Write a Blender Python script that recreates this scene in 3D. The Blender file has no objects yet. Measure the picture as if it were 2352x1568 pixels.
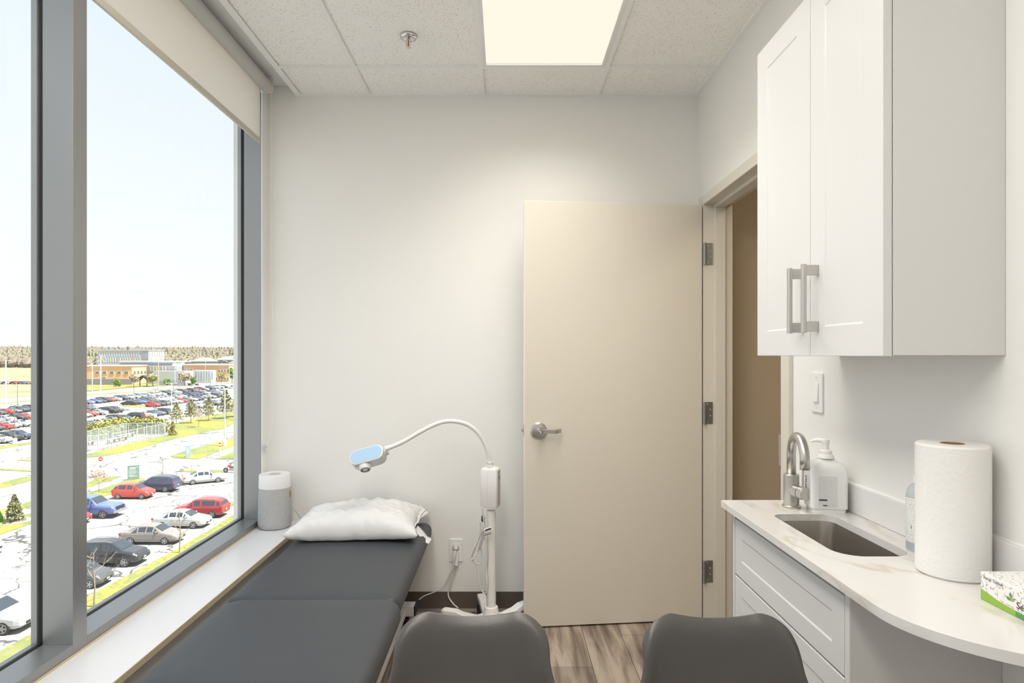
import bpy, bmesh, math, random
from mathutils import Vector, Matrix, Quaternion
from mathutils.geometry import tessellate_polygon
random.seed(7)
PI = math.pi
S = bpy.context.scene
COL = S.collection
# ------------------------------------------------------------------ camera
F, CX, CY, CAMZ = 1450.0, 1160.0, 814.0, 1.365      # focal length and vanishing point in photo pixels
cam = bpy.data.cameras.new('camera'); camo = bpy.data.objects.new('camera', cam); COL.objects.link(camo)
cam.sensor_width = 36; cam.lens = F / 2352 * 36
cam.shift_x = (1176 - CX) / 2352; cam.shift_y = (CY - 784) / 2352
cam.clip_start = 0.02; cam.clip_end = 5000
camo.location = (0, 0, CAMZ); camo.rotation_euler = (PI / 2, 0, 0)
S.camera = camo
# ------------------------------------------------------------------ sky, sun, exposure
S.view_settings.view_transform = 'Standard'; S.view_settings.look = 'None'
S.view_settings.gamma = 1; S.view_settings.exposure = 0.0; S.view_settings.use_curve_mapping = False
SKY_STRENGTH, SUN_STRENGTH, LAMP_STRENGTH, ADDED_LAMPS, HALL_STRENGTH = 1.08, 13.0, 13.0, 22.5, 13.0
w = bpy.data.worlds.new('World'); S.world = w; w.use_nodes = True
nt = w.node_tree; nt.nodes.clear()
tc = nt.nodes.new('ShaderNodeTexCoord'); sp = nt.nodes.new('ShaderNodeSeparateXYZ')
cr = nt.nodes.new('ShaderNodeValToRGB'); bg = nt.nodes.new('ShaderNodeBackground'); ow = nt.nodes.new('ShaderNodeOutputWorld')
nt.links.new(tc.outputs['Generated'], sp.inputs[0]); nt.links.new(sp.outputs['Z'], cr.inputs[0])
e = cr.color_ramp.elements
e[0].position = 0.0; e[0].color = (0.98, 1.0, 1.0, 1)
e[1].position = 1.0; e[1].color = (0.62, 0.78, 1.0, 1)
for p, c in ((0.12, (0.97, 1.0, 1.0, 1)), (0.35, (0.84, 0.92, 1.0, 1))):
    q = e.new(p); q.color = c
bg.inputs[1].default_value = SKY_STRENGTH
nt.links.new(cr.outputs[0], bg.inputs[0]); nt.links.new(bg.outputs[0], ow.inputs[0])
sl = bpy.data.lights.new('sun', 'SUN'); so = bpy.data.objects.new('sun', sl); COL.objects.link(so)
sl.energy = SUN_STRENGTH; sl.angle = 0.009; sl.color = (1, 0.97, 0.9)
so.rotation_euler = Vector((-0.45, 0.10, -0.88)).to_track_quat('-Z', 'Y').to_euler()
# ------------------------------------------------------------------ helpers
MW = {}
def mw(o): return MW.get(o.name, Matrix())
def tag(o, label=None, cat=None, group=None, kind=None):
    for k, v in (('label', label), ('category', cat), ('group', group), ('kind', kind)):
        if v: o[k] = v
    return o
def thing(name, label, cat, loc=(0, 0, 0), rz=0, group=None, kind=None):
    o = bpy.data.objects.new(name, None); COL.objects.link(o); o.empty_display_size = 0.05
    o.location = loc; o.rotation_euler = (0, 0, rz)
    MW[o.name] = Matrix.Translation(loc) @ Matrix.Rotation(rz, 4, 'Z')
    return tag(o, label, cat, group, kind)
def rrect(x0, x1, y0, y1, r, n=6):
    pts = []
    if not isinstance(r, (tuple, list)): r = (r,) * 4
    for (cx, cy, a, q) in ((x1, y0, -90, r[0]), (x1, y1, 0, r[1]), (x0, y1, 90, r[2]), (x0, y0, 180, r[3])):
        ux = cx - q if cx == x1 else cx + q; uy = cy - q if cy == y1 else cy + q
        for i in range(n + 1):
            t = math.radians(a + 90 * i / n); pts.append((ux + q * math.cos(t), uy + q * math.sin(t)))
    return pts
class MB:
    def __init__(s): s.v = []; s.f = []; s.m = []; s.cm = 0
    def face(s, idx): s.f.append(tuple(idx)); s.m.append(s.cm)
    def quad(s, *pts):
        n = len(s.v); s.v += [tuple(p) for p in pts]; s.face(range(n, n + len(pts))); return s
    def box(s, x0, x1, y0, y1, z0, z1):
        n = len(s.v)
        s.v += [(x0, y0, z0), (x1, y0, z0), (x1, y1, z0), (x0, y1, z0), (x0, y0, z1), (x1, y0, z1), (x1, y1, z1), (x0, y1, z1)]
        for q in ((0, 3, 2, 1), (4, 5, 6, 7), (0, 1, 5, 4), (1, 2, 6, 5), (2, 3, 7, 6), (3, 0, 4, 7)): s.face([n + i for i in q])
        return s
    def prism(s, outer, z0, z1, holes=(), axis='z'):
        # polygon in two axes, extruded along the third
        def P(a, b, c): return {'z': (a, b, c), 'y': (a, c, b), 'x': (c, a, b)}[axis]
        loops = [list(outer)] + [list(h) for h in holes]
        flat = [p for l in loops for p in l]; n = len(s.v); k = len(flat)
        s.v += [P(a, b, z0) for a, b in flat] + [P(a, b, z1) for a, b in flat]
        if holes:
            for t in tessellate_polygon([[Vector((a, b, 0)) for a, b in l] for l in loops]):
                s.face([n + i for i in t][::-1]); s.face([n + k + i for i in t])
        else:
            s.face([n + i for i in range(k)][::-1]); s.face([n + k + i for i in range(k)])
        o = 0
        for l in loops:
            m = len(l)
            for i in range(m):
                j = (i + 1) % m; s.face((n + o + i, n + o + j, n + k + o + j, n + k + o + i))
            o += m
        return s
    def lathe(s, prof, c=(0, 0, 0), n=24, axis=(0, 0, 1), close=True):
        q = Vector((0, 0, 1)).rotation_difference(Vector(axis).normalized()); c = Vector(c); b = len(s.v); k = len(prof)
        for r, z in prof:
            for i in range(n):
                t = 2 * PI * i / n; s.v.append(tuple(c + q @ Vector((r * math.cos(t), r * math.sin(t), z))))
        for j in range(k - 1):
            for i in range(n):
                i2 = (i + 1) % n; s.face((b + j * n + i, b + j * n + i2, b + (j + 1) * n + i2, b + (j + 1) * n + i))
        if close:
            s.face([b + i for i in range(n)][::-1]); s.face([b + (k - 1) * n + i for i in range(n)])
        return s
    def cyl(s, p0, p1, r0, r1=None, n=16):
        p0 = Vector(p0); p1 = Vector(p1); d = p1 - p0
        return s.lathe([(r0, 0), (r0 if r1 is None else r1, d.length)], p0, n, d)
    def tube(s, pts, r, n=10, cap=True):
        pts = [Vector(p) for p in pts]; k = len(pts); b = len(s.v); rs = r if isinstance(r, (list, tuple)) else [r] * k
        t0 = (pts[1] - pts[0]).normalized(); u = t0.orthogonal().normalized()
        for i in range(k):
            t = (pts[min(i + 1, k - 1)] - pts[max(i - 1, 0)]).normalized()
            u = (u - t * u.dot(t)); u = u.normalized() if u.length > 1e-6 else t.orthogonal().normalized(); w_ = t.cross(u)
            for j in range(n):
                a = 2 * PI * j / n; s.v.append(tuple(pts[i] + (u * math.cos(a) + w_ * math.sin(a)) * rs[i]))
        for i in range(k - 1):
            for j in range(n):
                j2 = (j + 1) % n; s.face((b + i * n + j, b + i * n + j2, b + (i + 1) * n + j2, b + (i + 1) * n + j))
        if cap: s.face([b + j for j in range(n)][::-1]); s.face([b + (k - 1) * n + j for j in range(n)])
        return s
    def grid(s, fn, nu, nv):
        b = len(s.v)
        for i in range(nu + 1):
            for j in range(nv + 1): s.v.append(tuple(fn(i / nu, j / nv)))
        for i in range(nu):
            for j in range(nv):
                a = b + i * (nv + 1) + j; s.face((a, a + nv + 1, a + nv + 2, a + 1))
        return s
    def xf(s, M):
        s.v = [tuple(M @ Vector(p)) for p in s.v]; return s
    def mesh(s, name, mats, smooth=False, inv=None):
        me = bpy.data.meshes.new(name)
        vs = [tuple(inv @ Vector(p)) for p in s.v] if inv is not None else s.v
        me.from_pydata(vs, [], s.f)
        for m in (mats if isinstance(mats, (list, tuple)) else [mats]): me.materials.append(m)
        me.polygons.foreach_set('material_index', s.m)
        if smooth: me.polygons.foreach_set('use_smooth', [True] * len(s.f))
        me.validate(); me.update(); return me
def spline(ctrl, n=8):
    P = [Vector(p) for p in ctrl]; P = [P[0] * 2 - P[1]] + P + [P[-1] * 2 - P[-2]]; out = []
    for i in range(1, len(P) - 2):
        for j in range(n):
            t = j / n; a, b, c, d = P[i - 1:i + 3]
            out.append(0.5 * ((2 * b) + (c - a) * t + (2 * a - 5 * b + 4 * c - d) * t * t + (3 * b - a - 3 * c + d) * t ** 3))
    out.append(P[-2]); return out
def fixn(me):
    bm = bmesh.new(); bm.from_mesh(me); bmesh.ops.recalc_face_normals(bm, faces=bm.faces); bm.to_mesh(me); bm.free()
def obj(name, mb, mats, parent=None, smooth=False, bevel=0, seg=2, sub=0, solid=0, local=False, fix=True, ang=False):
    """link ONE mesh object; mesh given in world coordinates (or the parent's when local)"""
    base = Vector((0, 0, 0))
    if parent is None:
        xs = [p[0] for p in mb.v]; ys = [p[1] for p in mb.v]; zs = [p[2] for p in mb.v]
        base = Vector(((min(xs) + max(xs)) / 2, (min(ys) + max(ys)) / 2, min(zs)))
        inv = Matrix.Translation(-base)
    else: inv = None if local else mw(parent).inverted()
    me = mb.mesh(name, mats, smooth or ang, inv)
    if fix: fixn(me)
    o = bpy.data.objects.new(name, me); COL.objects.link(o)
    if parent is None: o.location = base; MW[o.name] = Matrix.Translation(base)
    else: o.parent = parent; MW[o.name] = mw(parent).copy()
    if ang:
        bm = bmesh.new(); bm.from_mesh(me)
        for ed in bm.edges:
            if len(ed.link_faces) == 2 and ed.calc_face_angle(0) > 0.6: ed.smooth = False
        bm.to_mesh(me); bm.free()
    if solid: m = o.modifiers.new('solid', 'SOLIDIFY'); m.thickness = solid; m.offset = 0
    if bevel: m = o.modifiers.new('bevel', 'BEVEL'); m.width = bevel; m.segments = seg; m.limit_method = 'ANGLE'; m.angle_limit = 0.6
    if sub: m = o.modifiers.new('sub', 'SUBSURF'); m.levels = sub; m.render_levels = sub
    return o
def struct(name, mb, mat, label=None, **k): return tag(obj(name, mb, mat, **k), label, kind='structure')
def copy_tree(o, parent=None, loc=None, rz=None):
    c = o.copy(); COL.objects.link(c); c.parent = parent
    if loc is not None: c.location = loc
    if rz is not None: c.rotation_euler = (0, 0, rz)
    for ch in list(o.children): copy_tree(ch, c)
    return c
def text(name, body, size, M, mat, parent=None, ext=0.0002):
    cu = bpy.data.curves.new(name, 'FONT'); cu.body = body; cu.size = size; cu.extrude = ext; cu.align_x = 'CENTER'; cu.align_y = 'CENTER'; cu.resolution_u = 3
    tmp = bpy.data.objects.new(name, cu); COL.objects.link(tmp); bpy.context.view_layer.update()
    me = bpy.data.meshes.new_from_object(tmp.evaluated_get(bpy.context.evaluated_depsgraph_get())); bpy.data.objects.remove(tmp); bpy.data.curves.remove(cu)
    me.materials.clear(); me.materials.append(mat); o = bpy.data.objects.new(name, me); COL.objects.link(o)
    if parent is not None: o.parent = parent; o.matrix_local = mw(parent).inverted() @ M
    else: o.matrix_local = M
    return o
def frame(origin, xdir, ydir):
    x = Vector(xdir).normalized(); y = Vector(ydir).normalized(); z = x.cross(y)
    M = Matrix((x, y, z)).transposed().to_4x4(); M.translation = origin; return M
def at(px, py, D): return Vector(((px - CX) / F * D, D, CAMZ - (py - CY) / F * D))
# ------------------------------------------------------------------ materials
def lin(c): return tuple((x / 12.92 if x <= 0.04045 else ((x + 0.055) / 1.055) ** 2.4) for x in (v / 255 for v in c))
def nmat(name):
    m = bpy.data.materials.new(name); m.use_nodes = True; n = m.node_tree; b = n.nodes['Principled BSDF']; return m, n, b
def pm(name, col, rough=0.5, metal=0.0, spec=0.5, bump=0.0, bscale=200.0, var=0.0, vscale=6.0, coat=0.0, trans=0.0, emit=None, stretch=None):
    """plain procedural material: colour with fine noise variation and fine relief"""
    m, n, b = nmat(name); N = n.nodes; L = n.links
    b.inputs['Base Color'].default_value = (*col, 1); b.inputs['Roughness'].default_value = rough
    b.inputs['Metallic'].default_value = metal; b.inputs['Specular IOR Level'].default_value = spec
    if coat: b.inputs['Coat Weight'].default_value = coat; b.inputs['Coat Roughness'].default_value = 0.05
    if trans: b.inputs['Transmission Weight'].default_value = trans
    if bump or var:
        t = N.new('ShaderNodeTexCoord'); src = t.outputs['Object']
        if stretch:
            mp = N.new('ShaderNodeMapping'); mp.inputs['Scale'].default_value = stretch; L.new(src, mp.inputs[0]); src = mp.outputs[0]
    if var:
        z = N.new('ShaderNodeTexNoise'); z.inputs['Scale'].default_value = vscale; z.inputs['Detail'].default_value = 4; L.new(src, z.inputs['Vector'])
        x = N.new('ShaderNodeMix'); x.data_type = 'RGBA'
        x.inputs[6].default_value = (*[c * (1 - var) for c in col], 1); x.inputs[7].default_value = (*[min(1, c * (1 + var)) for c in col], 1)
        L.new(z.outputs['Fac'], x.inputs[0]); L.new(x.outputs[2], b.inputs['Base Color'])
    if bump:
        z = N.new('ShaderNodeTexNoise'); z.inputs['Scale'].default_value = bscale; z.inputs['Detail'].default_value = 3; L.new(src, z.inputs['Vector'])
        u = N.new('ShaderNodeBump'); u.inputs['Strength'].default_value = bump; u.inputs['Distance'].default_value = 0.002
        L.new(z.outputs['Fac'], u.inputs['Height']); L.new(u.outputs[0], b.inputs['Normal'])
    return m
def ramp(N, L, src, stops, interp='LINEAR'):
    c = N.new('ShaderNodeValToRGB'); c.color_ramp.interpolation = interp; el = c.color_ramp.elements
    el[0].position, el[0].color = stops[0][0], (*stops[0][1], 1); el[1].position, el[1].color = stops[-1][0], (*stops[-1][1], 1)
    for p, cc in stops[1:-1]: q = el.new(p); q.color = (*cc, 1)
    L.new(src, c.inputs[0]); return c.outputs[0]
M = {}
M['wall'] = pm('wall_paint', (0.82, 0.812, 0.785), 0.6, spec=0.3, bump=0.12, bscale=350, var=0.01)
M['white_trim'] = pm('white_trim', (0.87, 0.87, 0.855), 0.45, bump=0.03)
M['door'] = pm('door_paint', (0.68, 0.635, 0.55), 0.45, spec=0.4, bump=0.06, bscale=120, var=0.012)
M['frame_paint'] = pm('door_frame_paint', (0.66, 0.625, 0.55), 0.42, spec=0.45, bump=0.04, bscale=90)
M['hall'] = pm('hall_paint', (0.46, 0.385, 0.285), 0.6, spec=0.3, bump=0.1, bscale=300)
M['baseboard'] = pm('rubber_baseboard', (0.11, 0.088, 0.075), 0.42, bump=0.05, bscale=80)
M['alu'] = pm('anodised_aluminium', (0.31, 0.315, 0.315), 0.36, metal=0.6, spec=0.5, bump=0.03, bscale=60, stretch=(1, 1, 0.1))
M['gasket'] = pm('black_gasket', (0.012, 0.012, 0.013), 0.6)
M['sill'] = pm('sill_laminate', (0.70, 0.70, 0.71), 0.32, spec=0.5, bump=0.03, bscale=90, var=0.012)
M['sill_edge'] = pm('sill_edge_band', (0.55, 0.45, 0.31), 0.5, var=0.08, vscale=20)
M['blind_roll'] = pm('blind_roll_fabric', (0.60, 0.59, 0.57), 0.7, spec=0.2, bump=0.12, bscale=900)
M['hem'] = pm('hem_bar', (0.58, 0.55, 0.47), 0.5, spec=0.4, bump=0.05, bscale=500)
M['white'] = pm('white_plastic', (0.82, 0.82, 0.81), 0.35, spec=0.5, bump=0.02, bscale=150)
M['white_warm'] = pm('white_powder_coat', (0.80, 0.79, 0.77), 0.4, spec=0.45, bump=0.03, bscale=300)
M['cab'] = pm('cabinet_lacquer', (0.67, 0.668, 0.665), 0.33, spec=0.45, bump=0.02, bscale=60)
M['cab_shade'] = pm('cabinet_shaded_side', (0.60, 0.59, 0.58), 0.42, spec=0.4, bump=0.03, bscale=120)  # white cabinet end in shade; the shade is put into this grey
M['dark'] = pm('dark_recess', (0.03, 0.03, 0.03), 0.7)
M['nickel'] = pm('brushed_nickel', (0.56, 0.54, 0.51), 0.34, metal=1.0, bump=0.06, bscale=260, stretch=(1, 1, 0.05))
M['steel'] = pm('brushed_steel', (0.56, 0.53, 0.49), 0.30, metal=1.0, bump=0.08, bscale=220, stretch=(1, 0.06, 1))
M['hinge'] = pm('hinge_steel', (0.30, 0.29, 0.28), 0.4, metal=0.8, bump=0.03)
M['chrome'] = pm('chrome', (0.7, 0.7, 0.7), 0.15, metal=1.0, bump=0.01)
M['vinyl'] = pm('charcoal_vinyl', (0.047, 0.051, 0.058), 0.5, spec=0.45, bump=0.16, bscale=900, var=0.06, vscale=3)
M['shell'] = pm('black_shell_plastic', (0.072, 0.067, 0.064), 0.36, spec=0.5, bump=0.16, bscale=500, var=0.08, vscale=8)
M['black'] = pm('black_plastic', (0.018, 0.018, 0.018), 0.45, bump=0.03)
M['pillow'] = pm('pillow_cloth', (0.73, 0.73, 0.725), 0.75, spec=0.2, bump=0.1, bscale=1200)
M['knit'] = pm('grey_knit', (0.47, 0.47, 0.47), 0.85, spec=0.2, bump=0.7, bscale=600, var=0.5, vscale=330)
M['cord'] = pm('grey_cord', (0.55, 0.53, 0.50), 0.5, bump=0.02)
M['cord_w'] = pm('white_cord', (0.74, 0.72, 0.69), 0.5, bump=0.02)
M['blue_lens'] = pm('pale_blue_panel', (0.42, 0.62, 0.80), 0.3, bump=0.01)
M['paper'] = pm('paper_towel', (0.78, 0.77, 0.75), 0.9, spec=0.1, bump=0.7, bscale=110, stretch=(1, 1, 1))
M['plain_quartz'] = pm('plain_white_quartz', (0.75, 0.745, 0.735), 0.2, var=0.015, vscale=8)
M['card'] = pm('cardboard_core', (0.36, 0.22, 0.11), 0.8, bump=0.1)
M['soap'] = pm('milky_bottle', (0.79, 0.80, 0.785), 0.25, spec=0.5, trans=0.0, bump=0.01)
M['clear'] = pm('clear_grey_plastic', (0.66, 0.69, 0.71), 0.15, spec=0.5, trans=0.3, bump=0.01)
M['wood_leg'] = pm('beech_leg', (0.45, 0.28, 0.14), 0.5, bump=0.1, bscale=80, stretch=(1, 1, 0.1), var=0.15)
M['ink'] = pm('dark_ink', (0.05, 0.05, 0.055), 0.6, bump=0.01)
M['ink_grey'] = pm('grey_ink', (0.32, 0.31, 0.33), 0.6, bump=0.01)
M['leaf'] = pm('houseplant_leaf', (0.13, 0.33, 0.03), 0.4, var=0.2, vscale=20)
M['pot'] = pm('pot_ceramic', (0.55, 0.53, 0.5), 0.4, var=0.05)
M['copper'] = pm('red_bulb', (0.5, 0.09, 0.03), 0.2, bump=0.01)
M['bag'] = pm('clear_bag', (0.75, 0.76, 0.76), 0.25, trans=0.6, bump=0.2, bscale=30)
def m_emit(name, col, s):
    m, n, b = nmat(name); n.nodes.remove(b); e_ = n.nodes.new('ShaderNodeEmission'); e_.inputs[0].default_value = (*col, 1); e_.inputs[1].default_value = s
    n.links.new(e_.outputs[0], n.nodes['Material Output'].inputs[0]); return m
def m_glass():
    m, n, b = nmat('window_glass'); N, L = n.nodes, n.links; N.remove(b)
    t = N.new('ShaderNodeBsdfTransparent'); t.inputs[0].default_value = (0.97, 0.985, 0.98, 1)
    g = N.new('ShaderNodeBsdfGlossy'); g.inputs['Roughness'].default_value = 0.02
    d = N.new('ShaderNodeBsdfDiffuse'); d.inputs[0].default_value = (0.9, 0.92, 0.95, 1)
    z = N.new('ShaderNodeTexNoise'); z.inputs['Scale'].default_value = 30
    mr = N.new('ShaderNodeMapRange'); mr.inputs[3].default_value = 0.02; mr.inputs[4].default_value = 0.05
    L.new(z.outputs['Fac'], mr.inputs[0])
    x1 = N.new('ShaderNodeMixShader'); x1.inputs[0].default_value = 0.035; x2 = N.new('ShaderNodeMixShader')
    L.new(t.outputs[0], x1.inputs[1]); L.new(g.outputs[0], x1.inputs[2])
    L.new(mr.outputs[0], x2.inputs[0]); L.new(x1.outputs[0], x2.inputs[1]); L.new(d.outputs[0], x2.inputs[2])
    L.new(x2.outputs[0], N['Material Output'].inputs[0]); return m
M['glass'] = m_glass()
def m_fabric():
    m, n, b = nmat('blind_fabric'); N, L = n.nodes, n.links
    b.inputs['Base Color'].default_value = (0.77, 0.72, 0.65, 1); b.inputs['Roughness'].default_value = 0.8; b.inputs['Specular IOR Level'].default_value = 0.1
    t_ = N.new('ShaderNodeTexCoord'); z = N.new('ShaderNodeTexNoise'); z.inputs['Scale'].default_value = 900; L.new(t_.outputs['Object'], z.inputs['Vector'])
    u = N.new('ShaderNodeBump'); u.inputs['Strength'].default_value = 0.1; u.inputs['Distance'].default_value = 0.001; L.new(z.outputs['Fac'], u.inputs['Height']); L.new(u.outputs[0], b.inputs['Normal'])
    tr = N.new('ShaderNodeBsdfTranslucent'); tr.inputs[0].default_value = (0.80, 0.73, 0.65, 1)
    x = N.new('ShaderNodeMixShader'); x.inputs[0].default_value = 0.5; L.new(b.outputs[0], x.inputs[1]); L.new(tr.outputs[0], x.inputs[2]); L.new(x.outputs[0], N['Material Output'].inputs[0]); return m
M['blind'] = m_fabric()
def m_tile():
    m, n, b = nmat('acoustic_tile'); N, L = n.nodes, n.links
    t = N.new('ShaderNodeTexCoord'); ob = N.new('ShaderNodeObjectInfo')
    ad = N.new('ShaderNodeVectorMath'); ad.operation = 'ADD'; L.new(t.outputs['Object'], ad.inputs[0]); L.new(ob.outputs['Location'], ad.inputs[1])
    d0 = N.new('ShaderNodeTexNoise'); d0.inputs['Scale'].default_value = 60; L.new(ad.outputs[0], d0.inputs['Vector'])
    mx = N.new('ShaderNodeVectorMath'); mx.operation = 'MULTIPLY_ADD'; mx.inputs[1].default_value = (0.012,) * 3; L.new(d0.outputs['Color'], mx.inputs[0]); L.new(ad.outputs[0], mx.inputs[2])
    v = N.new('ShaderNodeTexVoronoi'); v.inputs['Scale'].default_value = 140; L.new(mx.outputs[0], v.inputs['Vector'])
    # a pit only in some of the cells
    th = N.new('ShaderNodeMath'); th.operation = 'LESS_THAN'; th.inputs[1].default_value = 0.28; L.new(v.outputs['Distance'], th.inputs[0])
    sc = N.new('ShaderNodeSeparateColor'); L.new(v.outputs['Color'], sc.inputs[0])
    t2 = N.new('ShaderNodeMath'); t2.operation = 'LESS_THAN'; t2.inputs[1].default_value = 0.40; L.new(sc.outputs[0], t2.inputs[0])
    mu = N.new('ShaderNodeMath'); mu.operation = 'MULTIPLY'; L.new(th.outputs[0], mu.inputs[0]); L.new(t2.outputs[0], mu.inputs[1])
    x = N.new('ShaderNodeMix'); x.data_type = 'RGBA'; x.inputs[6].default_value = (0.93, 0.915, 0.885, 1); x.inputs[7].default_value = (0.52, 0.49, 0.44, 1)
    L.new(mu.outputs[0], x.inputs[0]); L.new(x.outputs[2], b.inputs['Base Color']); b.inputs['Roughness'].default_value = 0.9; b.inputs['Specular IOR Level'].default_value = 0.1
    u = N.new('ShaderNodeBump'); u.invert = True; u.inputs['Strength'].default_value = 0.3; u.inputs['Distance'].default_value = 0.002
    L.new(mu.outputs[0], u.inputs['Height']); L.new(u.outputs[0], b.inputs['Normal']); return m
M['tile'] = m_tile()
def m_plank():
    m, n, b = nmat('vinyl_plank'); N, L = n.nodes, n.links
    t = N.new('ShaderNodeTexCoord'); ob = N.new('ShaderNodeObjectInfo')
    ad = N.new('ShaderNodeVectorMath'); ad.operation = 'ADD'; L.new(t.outputs['Object'], ad.inputs[0]); L.new(ob.outputs['Location'], ad.inputs[1])
    mp = N.new('ShaderNodeMapping'); mp.inputs['Scale'].default_value = (9, 0.9, 1); L.new(ad.outputs[0], mp.inputs[0])
    z = N.new('ShaderNodeTexNoise'); z.inputs['Scale'].default_value = 2.2; z.inputs['Detail'].default_value = 8; z.inputs['Distortion'].default_value = 0.7; L.new(mp.outputs[0], z.inputs['Vector'])
    z2 = N.new('ShaderNodeTexNoise'); z2.inputs['Scale'].default_value = 16; z2.inputs['Detail'].default_value = 5; L.new(mp.outputs[0], z2.inputs['Vector'])
    c = ramp(N, L, z.outputs['Fac'], [(0.28, lin((92, 80, 70))), (0.45, lin((142, 128, 114))), (0.6, lin((172, 158, 143))), (0.8, lin((186, 173, 160)))])
    x = N.new('ShaderNodeMix'); x.data_type = 'RGBA'; x.blend_type = 'MULTIPLY'; x.inputs[0].default_value = 0.35; L.new(c, x.inputs[6]); L.new(z2.outputs['Fac'], x.inputs[7])
    hs = N.new('ShaderNodeHueSaturation'); mr = N.new('ShaderNodeMapRange'); mr.inputs[3].default_value = 0.85; mr.inputs[4].default_value = 1.25
    L.new(ob.outputs['Random'], mr.inputs[0]); L.new(mr.outputs[0], hs.inputs['Value']); L.new(x.outputs[2], hs.inputs['Color']); L.new(hs.outputs[0], b.inputs['Base Color'])
    b.inputs['Roughness'].default_value = 0.42
    u = N.new('ShaderNodeBump'); u.inputs['Strength'].default_value = 0.1; u.inputs['Distance'].default_value = 0.001; L.new(z2.outputs['Fac'], u.inputs['Height']); L.new(u.outputs[0], b.inputs['Normal']); return m
M['plank'] = m_plank()
def m_marble():
    m, n, b = nmat('veined_quartz'); N, L = n.nodes, n.links
    t = N.new('ShaderNodeTexCoord'); mp = N.new('ShaderNodeMapping'); mp.inputs['Rotation'].default_value = (0, 0, 0.5); mp.inputs['Scale'].default_value = (2.6, 1.0, 1.5); mp.inputs['Location'].default_value = (0.3, 1.7, 0)
    L.new(t.outputs['Object'], mp.inputs[0])
    z = N.new('ShaderNodeTexNoise'); z.inputs['Scale'].default_value = 1.6; z.inputs['Detail'].default_value = 5; z.inputs['Distortion'].default_value = 0.6; L.new(mp.outputs[0], z.inputs['Vector'])
    s_ = N.new('ShaderNodeMath'); s_.operation = 'SUBTRACT'; s_.inputs[1].default_value = 0.5; L.new(z.outputs['Fac'], s_.inputs[0])
    a = N.new('ShaderNodeMath'); a.operation = 'ABSOLUTE'; L.new(s_.outputs[0], a.inputs[0])
    z2 = N.new('ShaderNodeTexNoise'); z2.inputs['Scale'].default_value = 3; z2.inputs['Detail'].default_value = 3; L.new(t.outputs['Object'], z2.inputs['Vector'])
    c = ramp(N, L, a.outputs[0], [(0.0, (0.55, 0.50, 0.44)), (0.012, (0.62, 0.585, 0.54)), (0.03, (0.68, 0.655, 0.63)), (0.045, (0.68, 0.665, 0.65)), (1, (0.68, 0.665, 0.65))])
    x = N.new('ShaderNodeMix'); x.data_type = 'RGBA'; x.inputs[6].default_value = (0.68, 0.665, 0.65, 1); L.new(c, x.inputs[7])
    r2 = ramp(N, L, z2.outputs['Fac'], [(0.38, (0, 0, 0)), (0.55, (1, 1, 1))]); L.new(r2, x.inputs[0])
    L.new(x.outputs[2], b.inputs['Base Color']); b.inputs['Roughness'].default_value = 0.16; b.inputs['Specular IOR Level'].default_value = 0.5; return m
M['quartz'] = m_marble()
# ================================================================== the room
XL, XR, YB, YF, ZC = -1.27, 1.033, 3.372, -1.4, 2.745
DO0, DO1, DOZ = 2.33, 3.242, 2.135                # door opening along the right wall
# floor: slab with single planks
fl = struct('floor', MB().box(-1.09, XR, YF, YB, -0.06, -0.006), M['dark'], 'grey wood-look vinyl plank floor')
def floor_planks(parent, x0, x1, y0, y1):
    pw, plen = 0.184, 1.22; share = {}
    i = 0; x = x0
    while x < x1 - 0.005:
        wx = min(pw, x1 - x); y = y0 - plen * ((i * 0.37) % 1.0)
        while y < y1 - 0.005:
            a, b2 = max(y, y0), min(y + plen, y1)
            if b2 - a > 0.02:
                key = (round(wx, 3), round(b2 - a, 3))
                if key not in share:
                    g = 0.0012; share[key] = MB().box(g, wx - g, g, b2 - a - g, -0.006, 0.0).mesh('plank', M['plank'])
                o = bpy.data.objects.new('plank', share[key]); COL.objects.link(o); o.parent = parent
                o.location = Vector((x, a, 0)) - Vector(parent.location)
            y += plen
        x += pw; i += 1
floor_planks(fl, -1.09, XR, YF, YB)
struct('wall_back', MB().box(-1.45, 1.163, YB, YB + 0.13, -0.06, 2.95), M['wall'], 'off-white painted wall behind the exam bed')
struct('wall_front', MB().box(-1.45, 1.163, YF - 0.13, YF, -0.06, 2.95), M['wall'], 'off-white wall opposite the door end')
struct('wall_right', MB().box(XR, 1.163, YF, DO0, -0.06, 2.95).box(XR, 1.163, DO0, DO1, DOZ, 2.95).box(XR, 1.163, DO1, YB, -0.06, 2.95), M['wall'], 'off-white wall with the doorway, switch and cabinets')
WY0 = -0.98                                        # window run
struct('wall_left', MB().box(-1.45, -1.09, YF, YB, -0.06, 0.456).box(-1.45, XL, YF, WY0, 0.456, 2.95).box(-1.388, XL, 3.312, YB + 0.1, 0.456, 2.95).box(-1.45, XL, WY0, 3.312, 2.80, 2.95),
       M['wall'], 'low wall under the window with the pier beside it')
sl_ = MB().box(XL - 0.02, -1.06, YF, YB - 0.001, 0.458, 0.48); sl_.cm = 1; sl_.box(-1.0605, -1.0575, YF, YB - 0.001, 0.458, 0.4795)
sl_.box(XL + 0.0, XL + 0.006, WY0, 3.29, 0.479, 0.4835)
struct('trim_1', sl_, [M['sill'], M['sill_edge']], 'white laminate window sill with a tan edge band', bevel=0.0008)
struct('trim_2', MB().box(XL, XL + 0.004, 3.289, YB, 0.48, 2.80), M['white_trim'], 'narrow white strip between window frame and back wall')
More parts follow.
